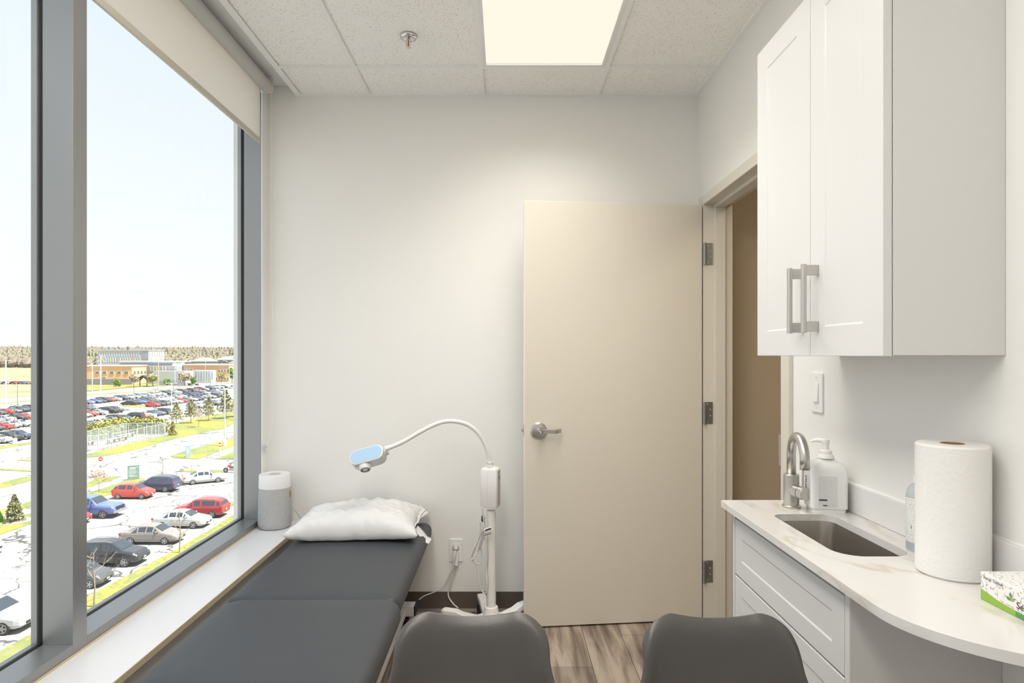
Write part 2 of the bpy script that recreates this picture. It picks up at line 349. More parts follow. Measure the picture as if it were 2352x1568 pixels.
# baseboards
struct('baseboard_back', MB().box(-1.09, XR, YB - 0.006, YB, 0, 0.1).prism([(YB - 0.016, 0.0), (YB, 0.0), (YB, 0.014), (YB - 0.006, 0.012)], -1.09, XR, axis='x'), M['baseboard'], 'dark brown rubber baseboard on the back wall')
struct('baseboard_right', MB().box(XR - 0.006, XR, 2.0, DO0 - 0.07, 0, 0.1), M['baseboard'], 'dark brown rubber baseboard beside the doorway')
struct('baseboard_left', MB().box(-1.09, -1.084, YF, YB - 0.01, 0, 0.1), M['baseboard'], 'dark brown rubber baseboard under the window')
# ------------------------------------------------------------------ ceiling
ce = struct('ceiling', MB().box(-1.45, 1.163, YF - 0.13, YB + 0.13, 2.95, 3.0).box(XL, -1.118, YF, YB, 2.80, 2.95), M['white_trim'], 'suspended grid ceiling with speckled tiles')
gx = [-1.086, -0.728, -0.119, 0.490, XR]; gy = [YF, 3.038 - 1.219 * 3, 3.038 - 1.219 * 2, 3.038 - 1.219, 3.038, YB]
tm = {}
FIX = {(2, 3), (1, 2), (1, 1)}                              # grid cells of the visible light fixture and the two added ones
for i in range(4):
    for j in range(5):
        if (i, j) in FIX: continue
        x0, x1, y0, y1 = gx[i] + 0.002, gx[i + 1] - 0.002, gy[j] + 0.002, gy[j + 1] - 0.002
        key = (round(x1 - x0, 3), round(y1 - y0, 3))
        if key not in tm: tm[key] = MB().box(0, x1 - x0, 0, y1 - y0, 0, 0.015).mesh('ceiling_tile', M['tile'])
        o = bpy.data.objects.new('ceiling_tile', tm[key]); COL.objects.link(o); o.parent = ce
        o.location = Vector((x0, y0, ZC + 0.008)) - Vector(ce.location)
def bar(x0, x1, y0, y1, nm='grid_bar', z0=None): obj(nm, MB().box(x0, x1, y0, y1, (z0 if z0 else ZC), ZC + 0.03), M['white_trim'], ce)
for x in gx[1:4]:
    bar(x - 0.012, x + 0.012, YF, YB - 0.022)
for y in gy[1:5]:
    for i in range(4): bar(gx[i] + (0.012 if i else 0), gx[i + 1] - (0.012 if i < 3 else 0.022), y - 0.012, y + 0.012)
bar(gx[0] - 0.03, gx[0], YF, YB, 'edge_trim')
bar(gx[0], XR, YB - 0.022, YB, 'wall_angle'); bar(XR - 0.022, XR, YF, YB - 0.022, 'wall_angle')
obj('pocket_board', MB().box(-1.118, -1.106, YF, YB, ZC + 0.003, 2.80), M['white_trim'], ce)
# light fixtures set into the grid
def m_diff(name, s):
    m, n, b = nmat(name); N, L = n.nodes, n.links; N.remove(b)
    t = N.new('ShaderNodeTexCoord'); v = N.new('ShaderNodeTexVoronoi'); v.inputs['Scale'].default_value = 160; L.new(t.outputs['Object'], v.inputs['Vector'])
    c = ramp(N, L, v.outputs['Distance'], [(0.0, (1.0, 0.865, 0.72)), (1.0, (1.0, 0.89, 0.765))])
    e_ = N.new('ShaderNodeEmission'); L.new(c, e_.inputs[0]); e_.inputs[1].default_value = s; L.new(e_.outputs[0], N['Material Output'].inputs[0]); return m
M['diffuser'] = m_diff('lit_diffuser', 1.08)
def fixture(i, j, label, energy, spread):
    x0, x1, y0, y1 = gx[i] + 0.012, gx[i + 1] - 0.012, gy[j] + 0.012, gy[j + 1] - 0.012
    t = thing('ceiling_light', label, 'ceiling light', ((x0 + x1) / 2, (y0 + y1) / 2, ZC), group='recessed ceiling lights')
    obj('fixture_frame', MB().prism([(x0, y0), (x1, y0), (x1, y1), (x0, y1)], ZC - 0.002, ZC + 0.02, [[(x0 + 0.018, y0 + 0.018), (x1 - 0.018, y0 + 0.018), (x1 - 0.018, y1 - 0.018), (x0 + 0.018, y1 - 0.018)]]), M['white'], t, bevel=0.002)
    obj('diffuser', MB().box(x0 + 0.018, x1 - 0.018, y0 + 0.018, y1 - 0.018, ZC + 0.006, ZC + 0.010), M['diffuser'], t)
    la_ = bpy.data.lights.new('troffer_lamp', 'AREA'); la_.shape = 'RECTANGLE'; la_.size = x1 - x0 - 0.04; la_.size_y = y1 - y0 - 0.04
    la_.energy = energy; la_.color = (1.0, 0.955, 0.885); la_.spread = math.radians(spread)      # prismatic lens: cut-off towards the horizontal
    lo_ = bpy.data.objects.new('troffer_lamp', la_); COL.objects.link(lo_); lo_.parent = t; lo_.location = (0, 0, 0.004)
    obj('housing', MB().box(x0, x1, y0, y1, ZC + 0.03, ZC + 0.1), M['white'], t)
fixture(2, 3, 'lit rectangular ceiling light panel above the door end', LAMP_STRENGTH, 121)
fixture(1, 2, 'unseen ceiling light panel added above the middle of the bed', ADDED_LAMPS, 180)  # added out of view to light the room evenly
fixture(1, 1, 'unseen ceiling light panel added beyond the foot of the bed', ADDED_LAMPS, 180)  # second added panel, unseen overhead, for more fill light
# sprinkler
sx, sy = -0.42, 2.745
t = thing('sprinkler_head', 'chrome fire sprinkler head in a ceiling tile', 'sprinkler', (sx, sy, ZC - 0.05))
obj('escutcheon', MB().lathe([(0.018, ZC - 0.002), (0.024, ZC - 0.007), (0.034, ZC - 0.006), (0.037, ZC + 0.002), (0.037, ZC + 0.004)], (sx, sy, 0)), M['chrome'], t, smooth=True)
obj('nozzle', MB().cyl((sx, sy, ZC - 0.016), (sx, sy, ZC), 0.010).cyl((sx, sy, ZC - 0.020), (sx, sy, ZC - 0.016), 0.013, n=6), M['chrome'], t)
obj('bulb', MB().cyl((sx, sy, ZC - 0.040), (sx, sy, ZC - 0.018), 0.003), M['copper'], t)
obj('yoke', MB().tube([(sx - 0.009, sy, ZC - 0.018), (sx - 0.011, sy, ZC - 0.03), (sx, sy, ZC - 0.043)], 0.002).tube([(sx + 0.009, sy, ZC - 0.018), (sx + 0.011, sy, ZC - 0.03), (sx, sy, ZC - 0.043)], 0.002), M['chrome'], t)
obj('deflector', MB().lathe([(0.004, 0.004), (0.012, 0.001), (0.012, 0)], (sx, sy, ZC - 0.047)), M['chrome'], t)
# ------------------------------------------------------------------ window
wn = thing('window_1', 'tall grey aluminium window overlooking the parking lots', None, (XL, 1.2, 0.48), kind='structure')
XI, XO = -1.36, -1.391                              # inner frame depth, outer cap
ZB, ZT = 0.512, 2.79
ys = [(WY0, WY0 + 0.062), (0.432, 0.494), (1.856, 1.918), (3.288, 3.312)]
def member(nm, y0, y1, z0, z1, gy0, gy1, gz0, gz1, oy0, oy1, oz0, oz1):
    a = obj(nm, MB().box(XI, XL, y0, y1, z0, z1), M['alu'], wn, bevel=0.001)
    obj('gasket', MB().box(XI - 0.014, XI, gy0, gy1, gz0, gz1), M['gasket'], a)
    obj('outer_cap', MB().box(XO, XI - 0.014, oy0, oy1, oz0, oz1), M['alu'], a)
for k, (a, b_) in enumerate(ys):
    lo, hi = (a, b_)
    member('jamb' if k in (0, 3) else 'mullion', lo, hi, 0.48, ZT, lo + 0.003, hi - 0.003, 0.5, ZT, lo - 0.004, hi + 0.004, 0.48, ZT)
for k in range(3):
    y0, y1 = ys[k][1], ys[k + 1][0]
    member('bottom_rail', y0, y1, 0.48, ZB, y0, y1, 0.48, ZB - 0.002, y0, y1, 0.45, ZB + 0.003)
    member('top_rail', y0, y1, ZT - 0.03, ZT, y0, y1, ZT - 0.03, ZT, y0, y1, ZT - 0.03, ZT)
    obj('pane', MB().quad((XI - 0.007, y0, ZB), (XI - 0.007, y1, ZB), (XI - 0.007, y1, ZT - 0.03), (XI - 0.007, y0, ZT - 0.03)), M['glass'], wn, fix=False)
# ------------------------------------------------------------------ roller blind
by0, by1 = 1.0, 3.268
t = thing('roller_blind', 'beige fabric roller blind partly lowered over the window', 'roller blind', (-1.24, 2.1, 2.4))
rx, rz = -1.233, 2.752
obj('fabric', MB().quad((-1.265, by0 + 0.02, 2.478), (-1.265, by1 - 0.012, 2.478), (-1.265, by1 - 0.012, rz + 0.01), (-1.265, by0 + 0.02, rz + 0.01)), M['blind'], t)
obj('roll', MB().cyl((rx, by0 + 0.01, rz), (rx, by1, rz), 0.032, n=32), M['blind_roll'], t, ang=True)
obj('hem_bar', MB().prism(rrect(-1.2715, -1.2595, 2.453, 2.480, 0.003, 3), by0 + 0.02, by1 - 0.01, axis='y'), M['hem'], t, ang=True)
for y in (by0, by1):
    obj('bracket', MB().box(rx - 0.034, rx + 0.03, y, y + 0.004, rz - 0.03, 2.80).box(rx - 0.034, rx + 0.03, y - 0.02, y + 0.004, 2.794, 2.80), M['white'], t, bevel=0.001)
    obj('end_cap', MB().cyl((rx, y - 0.004, rz), (rx, y + 0.012, rz), 0.030, n=28), M['white'], t, ang=True)
cD = 3.292
def cp(px, py, d=cD): return at(px, py, d)
lft = [cp(598, 214), cp(597, 330), cp(596.5, 600), cp(595, 850), cp(594, 960), cp(599, 1015), cp(605, 1022)]
rgt = [cp(623, 196), cp(623.5, 330), cp(624, 600), cp(628.5, 800), cp(629, 900), cp(624, 990), cp(614, 1018), cp(607, 1024)]
ch = MB()
for strand in (lft, rgt):
    p = spline(strand, 60); acc = 0
    for a, b_ in zip(p, p[1:]):
        acc += (b_ - a).length
        if acc >= 0.0065: acc = 0; ch.lathe([(0.0006, -0.0022), (0.0022, -0.001), (0.0022, 0.001), (0.0006, 0.0022)], b_, 5, close=False)
cord_o = obj('bead_chain', ch, M['white'], t)
cord_o['kind'] = 'stuff'
obj('chain_cord', MB().tube(spline(lft, 10), 0.0008, 5).tube(spline(rgt, 10), 0.0008, 5), M['white'], cord_o)
c0 = cp(607, 1028)
obj('chain_clip', MB().box(c0.x - 0.006, c0.x + 0.006, c0.y - 0.004, c0.y + 0.004, c0.z - 0.026, c0.z + 0.008).cyl((c0.x, c0.y - 0.006, c0.z + 0.004), (c0.x, c0.y + 0.006, c0.z + 0.004), 0.011), M['clear'], t, bevel=0.001)
# ------------------------------------------------------------------ door and door frame
df = thing('trim_3', 'painted steel door frame around the open doorway', None, (XR, 2.8, 0), kind='structure')
cw, pj = 0.066, 0.016
obj('casing', MB().box(XR - pj, XR, DO1, DO1 + cw, 0, DOZ + 0.048), M['frame_paint'], df, bevel=0.002)
obj('casing', MB().box(XR - pj, XR, DO0 - cw, DO0, 0, DOZ + 0.048), M['frame_paint'], df, bevel=0.002)
obj('casing', MB().box(XR - pj, XR, DO0, DO1, DOZ, DOZ + 0.048), M['frame_paint'], df, bevel=0.002)
for (a, b_) in ((DO1 - 0.001, DO1 + 0.02), (DO0 - 0.02, DO0 + 0.001)):
    obj('jamb', MB().box(XR - pj + 0.002, 1.168, a, b_, 0, DOZ), M['frame_paint'], df, bevel=0.001)
obj('jamb_head', MB().box(XR - pj + 0.002, 1.168, DO0, DO1, DOZ - 0.001, DOZ + 0.02), M['frame_paint'], df)
obj('door_stop', MB().box(1.073, 1.127, DO1 - 0.017, DO1, 0, DOZ), M['frame_paint'], df, bevel=0.002)
obj('door_stop', MB().box(1.073, 1.127, DO0, DO0 + 0.017, 0, DOZ), M['frame_paint'], df, bevel=0.002)
obj('door_stop', MB().box(1.073, 1.127, DO0 + 0.017, DO1 - 0.017, DOZ - 0.017, DOZ), M['frame_paint'], df, bevel=0.002)
obj('bumper', MB().cyl((1.10, DO1 - 0.020, 2.055), (1.10, DO1 - 0.016, 2.055), 0.0035, n=10), M['cord_w'], df)
obj('strike_plate', MB().box(XR - pj - 0.006, XR + 0.03, DO0 - 0.001, DO0 + 0.0025, 0.955, 1.07), M['nickel'], df, bevel=0.001)
# leaf, opened almost flat against the back wall
hx, hy = 1.010, 3.236
ang = math.atan2(3.142 - hy, 0.098 - hx)
dr = thing('door_1', 'beige door leaf standing open against the back wall', None, (hx, hy, 0), ang, kind='structure')
LW = math.hypot(3.142 - hy, 0.098 - hx)
# local x runs from the hinge to the free edge; local -y is towards the back wall
obj('door_leaf', MB().box(0, LW, -0.044, 0, 0.008, 2.132), M['door'], dr, local=True, bevel=0.0015)
obj('edge_strip', MB().box(LW, LW + 0.0015, -0.042, -0.002, 0.010, 2.130), M['white_trim'], dr, local=True)
hxl = LW - 0.070; hz = 0.985
hd = obj('door_handle', MB().lathe([(0.042, 0), (0.042, 0.004), (0.036, 0.010), (0.020, 0.013), (0.016, 0.013), (0.016, 0.03)], (hxl, 0, hz), 32, (0, 1, 0)), M['nickel'], dr, local=True, ang=True)
lv = MB(); yy0, yy1 = 0.048, 0.060
lv.prism([(hxl + 0.013 * math.cos(math.radians(d)), hz + 0.013 * math.sin(math.radians(d))) for d in range(-80, 81, 20)] + [(hxl - 0.045, hz + 0.013), (hxl - 0.082, hz + 0.012), (hxl - 0.082, hz - 0.009), (hxl - 0.045, hz - 0.008)], yy0, yy1, axis='y')
obj('lever', lv, M['nickel'], hd, local=True, bevel=0.002)
obj('lever_tip', MB().prism([(hxl - 0.082, yy1), (hxl - 0.110, yy1 - 0.034), (hxl - 0.110, yy0 - 0.030), (hxl - 0.082, yy0)], hz - 0.009, hz + 0.012), M['nickel'], hd, local=True, bevel=0.002)
obj('neck', MB().cyl((hxl, 0.012, hz), (hxl, yy1, hz), 0.0135, n=24), M['nickel'], hd, local=True, ang=True)
obj('key_cylinder', MB().lathe([(0.0085, 0), (0.0085, 0.0015), (0.007, 0.002), (0.0055, 0.0008), (0.0055, 0.002)], (hxl, yy1, hz), 24, (0, 1, 0)).box(hxl - 0.0006, hxl + 0.0006, yy1 + 0.0015, yy1 + 0.0028, hz - 0.004, hz + 0.004), M['chrome'], hd, local=True)
lt = obj('latch_plate', MB().box(LW + 0.0015, LW + 0.003, -0.034, -0.010, hz - 0.028, hz + 0.028), M['nickel'], dr, local=True)
obj('latch_bolt', MB().prism([(LW, -0.028), (LW + 0.013, -0.024), (LW + 0.013, -0.018), (LW, -0.014)], hz - 0.008, hz + 0.008), M['nickel'], dr, local=True)
for z in (1.881, 1.066, 0.253):
    h_ = obj('hinge', MB().box(1.034, 1.0655, DO1 - 0.004, DO1 - 0.0005, z - 0.056, z + 0.056).cyl((1.022, DO1 - 0.012, z - 0.056), (1.022, DO1 - 0.012, z + 0.056), 0.007), M['hinge'], dr)
    for dx, dz in ((1.040, 0.044), (1.054, 0.015), (1.054, -0.015), (1.040, -0.044)):
        obj('screw', MB().lathe([(0.004, 0), (0.003, 0.001), (0.001, 0.0006)], (dx, DO1 - 0.004, z + dz), 10, (0, -1, 0)), M['nickel'], h_)
# ------------------------------------------------------------------ hallway beyond
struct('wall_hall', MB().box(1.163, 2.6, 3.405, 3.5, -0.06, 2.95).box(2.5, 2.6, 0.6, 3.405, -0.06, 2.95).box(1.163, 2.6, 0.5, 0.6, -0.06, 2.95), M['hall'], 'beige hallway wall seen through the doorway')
struct('floor_hall', MB().box(XR, 2.5, 0.6, 3.405, -0.06, -0.0005), M['plank'], 'brown hallway floor beyond the doorway')
struct('ceiling_hall', MB().box(1.163, 2.6, 0.5, 3.5, 2.7, 2.76), M['white_trim'], 'hallway ceiling')
struct('baseboard_hall', MB().box(1.163, 2.5, 3.398, 3.405, 0, 0.1), M['baseboard'], 'dark baseboard in the hallway')
t = thing('added_hall_light', 'unseen ceiling panel added to light the hallway beyond the doorway', 'ceiling light', (1.95, 1.7, 2.69))
obj('panel_frame', MB().prism([(1.65, 1.4), (2.25, 1.4), (2.25, 2.0), (1.65, 2.0)], 2.69, 2.70, [[(1.67, 1.42), (2.23, 1.42), (2.23, 1.98), (1.67, 1.98)]]), M['white'], t)
obj('panel', MB().box(1.67, 2.23, 1.42, 1.98, 2.694, 2.699), m_emit('added_hall_lamp', (1, 0.85, 0.62), HALL_STRENGTH), t)  # unseen glowing panel, added to brighten the hallway
# ------------------------------------------------------------------ light switch, wall outlet
t = thing('light_switch', 'white rocker light switch on the wall beside the doorway', 'light switch', (XR, 2.083, 1.18))
obj('plate', MB().prism(rrect(2.045, 2.121, 1.175, 1.305, 0.004, 3), XR - 0.006, XR, axis='x'), M['white'], t, bevel=0.0015)
obj('rocker', MB().prism([(XR - 0.006, 1.207), (XR - 0.012, 1.210), (XR - 0.0075, 1.273), (XR - 0.006, 1.273)], 2.067, 2.099, axis='y'), M['white'], t, bevel=0.0008)
for z in (1.19, 1.29): obj('screw', MB().cyl((XR - 0.0072, 2.083, z), (XR - 0.006, 2.083, z), 0.0028, n=12), M['cord_w'], t)
OX, OZ = -0.2605, 0.278
OX = (1048 - CX) / F * YB; OZ = CAMZ - (1263 - CY) / F * YB
t = thing('wall_outlet', 'white duplex wall outlet low on the back wall', 'outlet', (OX, YB, OZ - 0.06))
obj('plate', MB().prism(rrect(OX - 0.036, OX + 0.036, OZ - 0.06, OZ + 0.06, 0.004, 3), YB - 0.006, YB, axis='y'), M['white'], t, bevel=0.0015)
for dz in (0.021, -0.021): obj('socket', MB().prism(rrect(OX - 0.017, OX + 0.017, OZ + dz - 0.015, OZ + dz + 0.015, 0.006, 3), YB - 0.008, YB - 0.005, axis='y'), M['white'], t)
pd = YB - 0.045
t = thing('power_plug', 'round grey plug with its cord in the upper outlet socket', 'plug', (OX, YB - 0.03, OZ))
obj('plug_body', MB().lathe([(0.017, 0), (0.017, 0.012), (0.011, 0.024), (0.006, 0.03)], (OX - 0.001, YB - 0.008, OZ + 0.02), 20, (0, -1, -0.35)), M['cord'], t, ang=True)
obj('cord', MB().tube(spline([(OX - 0.001, YB - 0.038, OZ + 0.008), at(1044, 1280, YB - 0.05), at(1040, 1315, YB - 0.04), at(1032, 1345, YB - 0.03), at(1030, 1368, YB - 0.03), at(1040, 1385, YB - 0.05), at(1052, 1396, YB - 0.08)], 10), 0.0035, 8), M['cord_w'], t, smooth=True)
t = thing('power_adapter', 'flat white adapter with its cord in the lower outlet socket', 'adapter', (OX, YB - 0.03, OZ - 0.06))
obj('adapter_body', MB().prism(rrect(OX - 0.016, OX + 0.012, OZ - 0.075, OZ + 0.004, 0.004, 3), YB - 0.030, YB - 0.009, axis='y'), M['white'], t, bevel=0.002)
obj('cord', MB().tube(spline([(OX - 0.002, YB - 0.02, OZ - 0.074), at(1043, 1302, YB - 0.02), at(1034, 1318, YB - 0.02), at(1020, 1344, YB - 0.02), at(1000, 1358, YB - 0.03), at(975, 1368, YB - 0.05), at(962, 1377, YB - 0.09)], 10), 0.0028, 8), M['cord'], t, smooth=True)
t = tag(obj('floor_cord', MB().tube(spline([at(900, 1450, 2.95), at(930, 1432, 3.02), at(955, 1420, 3.06), at(985, 1413, 3.12), at(1020, 1407, 3.18), at(1060, 1404, 3.28)], 8), 0.0035, 8), M['cord_w'], smooth=True), 'white cord lying on the floor between bed and lamp', 'cord')
for v_ in t.data.vertices: v_.co.z = min(v_.co.z, 0.008)
# ------------------------------------------------------------------ cabinets, counter, sink
def shaker(y0, y1, z0, z1, xf, th, fr, rec=0.0025):
    """panelled front facing -x: raised rim, chamfer, recessed panel"""
    m = MB(); o = [(y0, z0), (y1, z0), (y1, z1), (y0, z1)]
    def ins(d): return [(y0 + d, z0 + d), (y1 - d, z0 + d), (y1 - d, z1 - d), (y0 + d, z1 - d)]
    rings = [(o, xf + th), (o, xf), (ins(fr), xf), (ins(fr + 0.0035), xf + rec)]
    for pts, x in rings: m.v += [(x, a, b) for a, b in pts]
    m.face((0, 1, 2, 3))
    for k in range(3):
        for i in range(4): j = (i + 1) % 4; m.face((4 * k + i, 4 * k + j, 4 * k + 4 + j, 4 * k + 4 + i))
    m.face((12, 13, 14, 15)); return m
UC0, UC1, UCX, UZ0, UZ1 = 1.302, 1.952, 0.780, 1.3615, 2.29
t = thing('wall_cabinet', 'white two-door shaker wall cabinet hung above the sink counter', 'cabinet', (0.9, 1.63, UZ0))
obj('cabinet_body', MB().box(UCX + 0.021, XR - 0.0005, UC0, UC1, UZ0 + 0.002, UZ1), M['cab'], t, bevel=0.0008)
usp = 1.614
for (a, b_, hy_) in ((usp + 0.0012, UC1, 1.650), (UC0 + 0.001, usp - 0.0012, 1.573)):
    d = obj('cabinet_door', shaker(a, b_, UZ0, UZ1, UCX, 0.019, 0.072), M['cab'], t, bevel=0.0012)
    hx_ = UCX - 0.036
    h_ = obj('handle', MB().cyl((hx_, hy_, 1.420), (hx_, hy_, 1.590), 0.0068, n=20), M['nickel'], d, ang=True)
    for z in (1.435, 1.575): obj('handle', MB().box(hx_, UCX, hy_ - 0.0045, hy_ + 0.0045, z - 0.013, z + 0.013), M['nickel'], d, bevel=0.001)
# scribe line on the wall edge
CT, CZ0 = 0.900, 0.880
BC0, BC1, BCX = 1.312, 1.985, 0.716
t = thing('base_cabinet', 'white drawer cabinet under the sink end of the counter', 'cabinet', (0.87, 1.65, 0))
obj('cabinet_body', MB().box(BCX + 0.021, XR - 0.001, BC0 + 0.018, BC1 - 0.018, 0.1, 0.640).box(BCX + 0.05, XR - 0.001, BC0 + 0.018, BC1 - 0.018, 0, 0.1), M['cab'], t)
obj('side_panel', MB().box(BCX + 0.002, XR - 0.001, BC0, BC0 + 0.018, 0.0, CZ0), M['cab_shade'], t)
obj('side_panel', MB().box(BCX + 0.002, XR - 0.001, BC1 - 0.018, BC1, 0.0, CZ0), M['cab'], t)
obj('side_panel_edge', MB().box(BCX, BCX + 0.002, BC0, BC0 + 0.018, 0.0, CZ0), M['cab'], t)
obj('side_panel_edge', MB().box(BCX, BCX + 0.002, BC1 - 0.018, BC1, 0.0, CZ0), M['cab'], t)
obj('top_rail', MB().box(BCX + 0.022, BCX + 0.04, BC0 + 0.018, BC1 - 0.018, 0.64, CZ0), M['cab'], t)
for z0, z1 in ((0.686, 0.855), (0.40, 0.680), (0.11, 0.394)):
    obj('drawer', shaker(BC0 + 0.021, BC1 - 0.021, z0, z1, BCX, 0.019, 0.05), M['cab'], t, bevel=0.0012)
# countertop with the sink cut-out and the rounded desk end
out = [(1.0325, 2.02), (0.696, 2.02), (0.688, 2.012), (0.688, 1.18)]
for i in range(1, 25):
    th = PI / 2 * i / 24; out.append((0.688 + 0.3445 * (1 - math.cos(th)), 1.18 - 0.265 * math.sin(th)))
hole = rrect(0.775, 0.950, 1.455, 1.842, (0.05, 0.035, 0.035, 0.06), 7)
ct = tag(obj('countertop', MB().prism(out[::-1], CZ0, CT, [hole]), M['quartz'], bevel=0.003, seg=3), 'white veined quartz countertop with a sink cut-out and rounded desk end', 'countertop')
tag(obj('backsplash', MB().box(1.021, 1.0328, 0.93, 2.018, CT + 0.0005, 0.982), M['plain_quartz'], bevel=0.001), 'low white quartz upstand along the wall behind the counter', 'backsplash')
tag(obj('caulk_line', MB().prism([(1.0285, 0.9822), (1.0329, 0.9822), (1.0329, 0.9865)], 0.93, 2.018, axis='y'), M['white']), 'white caulk bead along the top of the upstand', 'caulk')
t = thing('sink', 'small stainless steel undermount sink in the counter', 'sink', (0.86, 1.65, 0.73))
b_ = MB(); hs = [rrect(0.772, 0.953, 1.452, 1.845, (0.05, 0.04, 0.04, 0.06), 7), rrect(0.785, 0.94, 1.466, 1.831, (0.04, 0.035, 0.035, 0.05), 7), rrect(0.80, 0.925, 1.485, 1.81, (0.03, 0.03, 0.03, 0.03), 7)]
for pts, z in zip(hs, (CZ0 - 0.0005, 0.755, 0.742)): b_.v += [(x, y, z) for x, y in pts]
k = len(hs[0])
for r in range(2):
    for i in range(k): j = (i + 1) % k; b_.face((r * k + i, r * k + j, (r + 1) * k + j, (r + 1) * k + i))
b_.face([2 * k + i for i in range(k)])
obj('basin', b_, M['steel'], t, ang=True)
obj('drain', MB().lathe([(0.04, 0), (0.036, 0.002), (0.02, 0.001)], (0.865, 1.65, 0.7425), 24), M['chrome'], t)
text('maker_mark', 'Stylish', 0.022, frame((0.845, 1.838, 0.845), (1, 0, 0), (0, 0, 1)), M['ink_grey'], t)
# faucet
fx, fy = 0.873, 1.925
t = thing('faucet', 'brushed nickel single-lever faucet behind the sink', 'faucet', (fx, fy, CT))
obj('base_ring', MB().lathe([(0.027, 0), (0.027, 0.006), (0.024, 0.008)], (fx, fy, CT), 32), M['nickel'], t, ang=True)
obj('faucet_body', MB().lathe([(0.0225, 0.006), (0.0225, 0.100), (0.021, 0.102)], (fx, fy, CT), 32), M['nickel'], t, ang=True)
ex, ey = 0.8585, 1.808
R_ = math.hypot(ex - fx, ey - fy) / 2; ux, uy = (ex - fx) / (2 * R_), (ey - fy) / (2 * R_)
path = [(fx, fy, CT + 0.095), (fx, fy, CT + 0.16)]
for i in range(1, 21):
    a = PI * 0.97 * i / 20; path.append((fx + ux * R_ * (1 - math.cos(a)), fy + uy * R_ * (1 - math.cos(a)), CT + 0.16 + R_ * 1.05 * math.sin(a)))
path.append((ex, ey, CT + 0.135))
obj('spout', MB().tube(path, 0.0135, 24), M['nickel'], t, smooth=True)
hd_ = Vector((0.30, -0.95, 0.0)).normalized(); h0 = Vector((fx, fy, CT + 0.052)); h1 = h0 + hd_ * 0.058
obj('handle_hub', MB().cyl(h0, h0 + hd_ * 0.036, 0.0195, n=32), M['nickel'], t, ang=True)
obj('handle_knob', MB().cyl(h0 + hd_ * 0.037, h1, 0.0195, n=32), M['nickel'], t, ang=True, bevel=0.001)
l0 = h0 + hd_ * 0.046
obj('lever', MB().cyl(l0 + Vector((0, 0, 0.015)), l0 + Vector((0.001, 0, 0.075)), 0.0032, n=14), M['nickel'], t, ang=True)
# soap dispenser: square milky bottle seen corner-on
def m_label(name, base, inkc, rows, cols, seed):
    m, n, b = nmat(name); N, L = n.nodes, n.links
    t_ = N.new('ShaderNodeTexCoord'); mp = N.new('ShaderNodeMapping'); mp.inputs['Scale'].default_value = (cols, rows, 1); mp.inputs['Location'].default_value = (seed, seed, 0); L.new(t_.outputs['UV'], mp.inputs[0])
    s_ = N.new('ShaderNodeSeparateXYZ'); L.new(mp.outputs[0], s_.inputs[0])
    fr = N.new('ShaderNodeMath'); fr.operation = 'FRACT'; L.new(s_.outputs[1], fr.inputs[0])
    fl_ = N.new('ShaderNodeMath'); fl_.operation = 'FLOOR'; L.new(s_.outputs[1], fl_.inputs[0])
    c_ = N.new('ShaderNodeCombineXYZ'); L.new(s_.outputs[0], c_.inputs[0]); L.new(fl_.outputs[0], c_.inputs[1])
    z = N.new('ShaderNodeTexNoise'); z.inputs['Scale'].default_value = 1.0; z.inputs['Detail'].default_value = 1; L.new(c_.outputs[0], z.inputs['Vector'])
    g1 = N.new('ShaderNodeMath'); g1.operation = 'GREATER_THAN'; g1.inputs[1].default_value = 0.58; L.new(fr.outputs[0], g1.inputs[0])
    g2 = N.new('ShaderNodeMath'); g2.operation = 'GREATER_THAN'; g2.inputs[1].default_value = 0.49; L.new(z.outputs['Fac'], g2.inputs[0])
    mu = N.new('ShaderNodeMath'); mu.operation = 'MULTIPLY'; L.new(g1.outputs[0], mu.inputs[0]); L.new(g2.outputs[0], mu.inputs[1])
    x = N.new('ShaderNodeMix'); x.data_type = 'RGBA'; x.inputs[6].default_value = (*base, 1); x.inputs[7].default_value = (*inkc, 1); L.new(mu.outputs[0], x.inputs[0]); L.new(x.outputs[2], b.inputs['Base Color'])
    b.inputs['Roughness'].default_value = 0.5; return m
def uvquad(o, uvs=((0, 0), (1, 0), (1, 1), (0, 1))):
    ul = o.data.uv_layers.new(name='uv')
    for i, l in enumerate(o.data.loops): ul.data[i].uv = uvs[i % 4]
M['label_txt'] = m_label('printed_label', (0.82, 0.82, 0.82), (0.28, 0.28, 0.30), 42, 34, 3.3)
M['label_small'] = m_label('care_label', (0.80, 0.79, 0.77), (0.50, 0.50, 0.50), 14, 12, 1.1)
sx_, sy_, sa = 0.958, 1.886, math.radians(-9)
t = thing('soap_dispenser', 'square milky pump bottle of aloe hand soap beside the faucet', 'soap dispenser', (sx_, sy_, CT), sa)
bw, bd = 0.052, 0.030
b_ = MB(); secs = [(0.0, 0.90), (0.012, 0.92), (0.0125, 1.0), (0.120, 1.0), (0.132, 0.94), (0.143, 0.78), (0.150, 0.52), (0.157, 0.36)]
n0 = None
for z, s_ in secs:
    for x, y in rrect(-bw * s_, bw * s_, -bd * s_ - (0.008 * s_ if s_ > 0.5 else 0), bd * s_ + (0.008 * s_ if s_ > 0.5 else 0), 0.012 * s_, 4): b_.v.append((x, y, z))
k = 20
for r in range(len(secs) - 1):
    for i in range(k): j = (i + 1) % k; b_.face((r * k + i, r * k + j, (r + 1) * k + j, (r + 1) * k + i))
b_.face(list(range(k))[::-1]); b_.face([(len(secs) - 1) * k + i for i in range(k)])
obj('bottle', b_, M['soap'], t, local=True, ang=True)
obj('pump_collar', MB().lathe([(0.024, 0.157), (0.021, 0.166), (0.0175, 0.168), (0.0175, 0.178), (0.009, 0.182), (0.009, 0.203)], n=24), M['white'], t, local=True, ang=True)
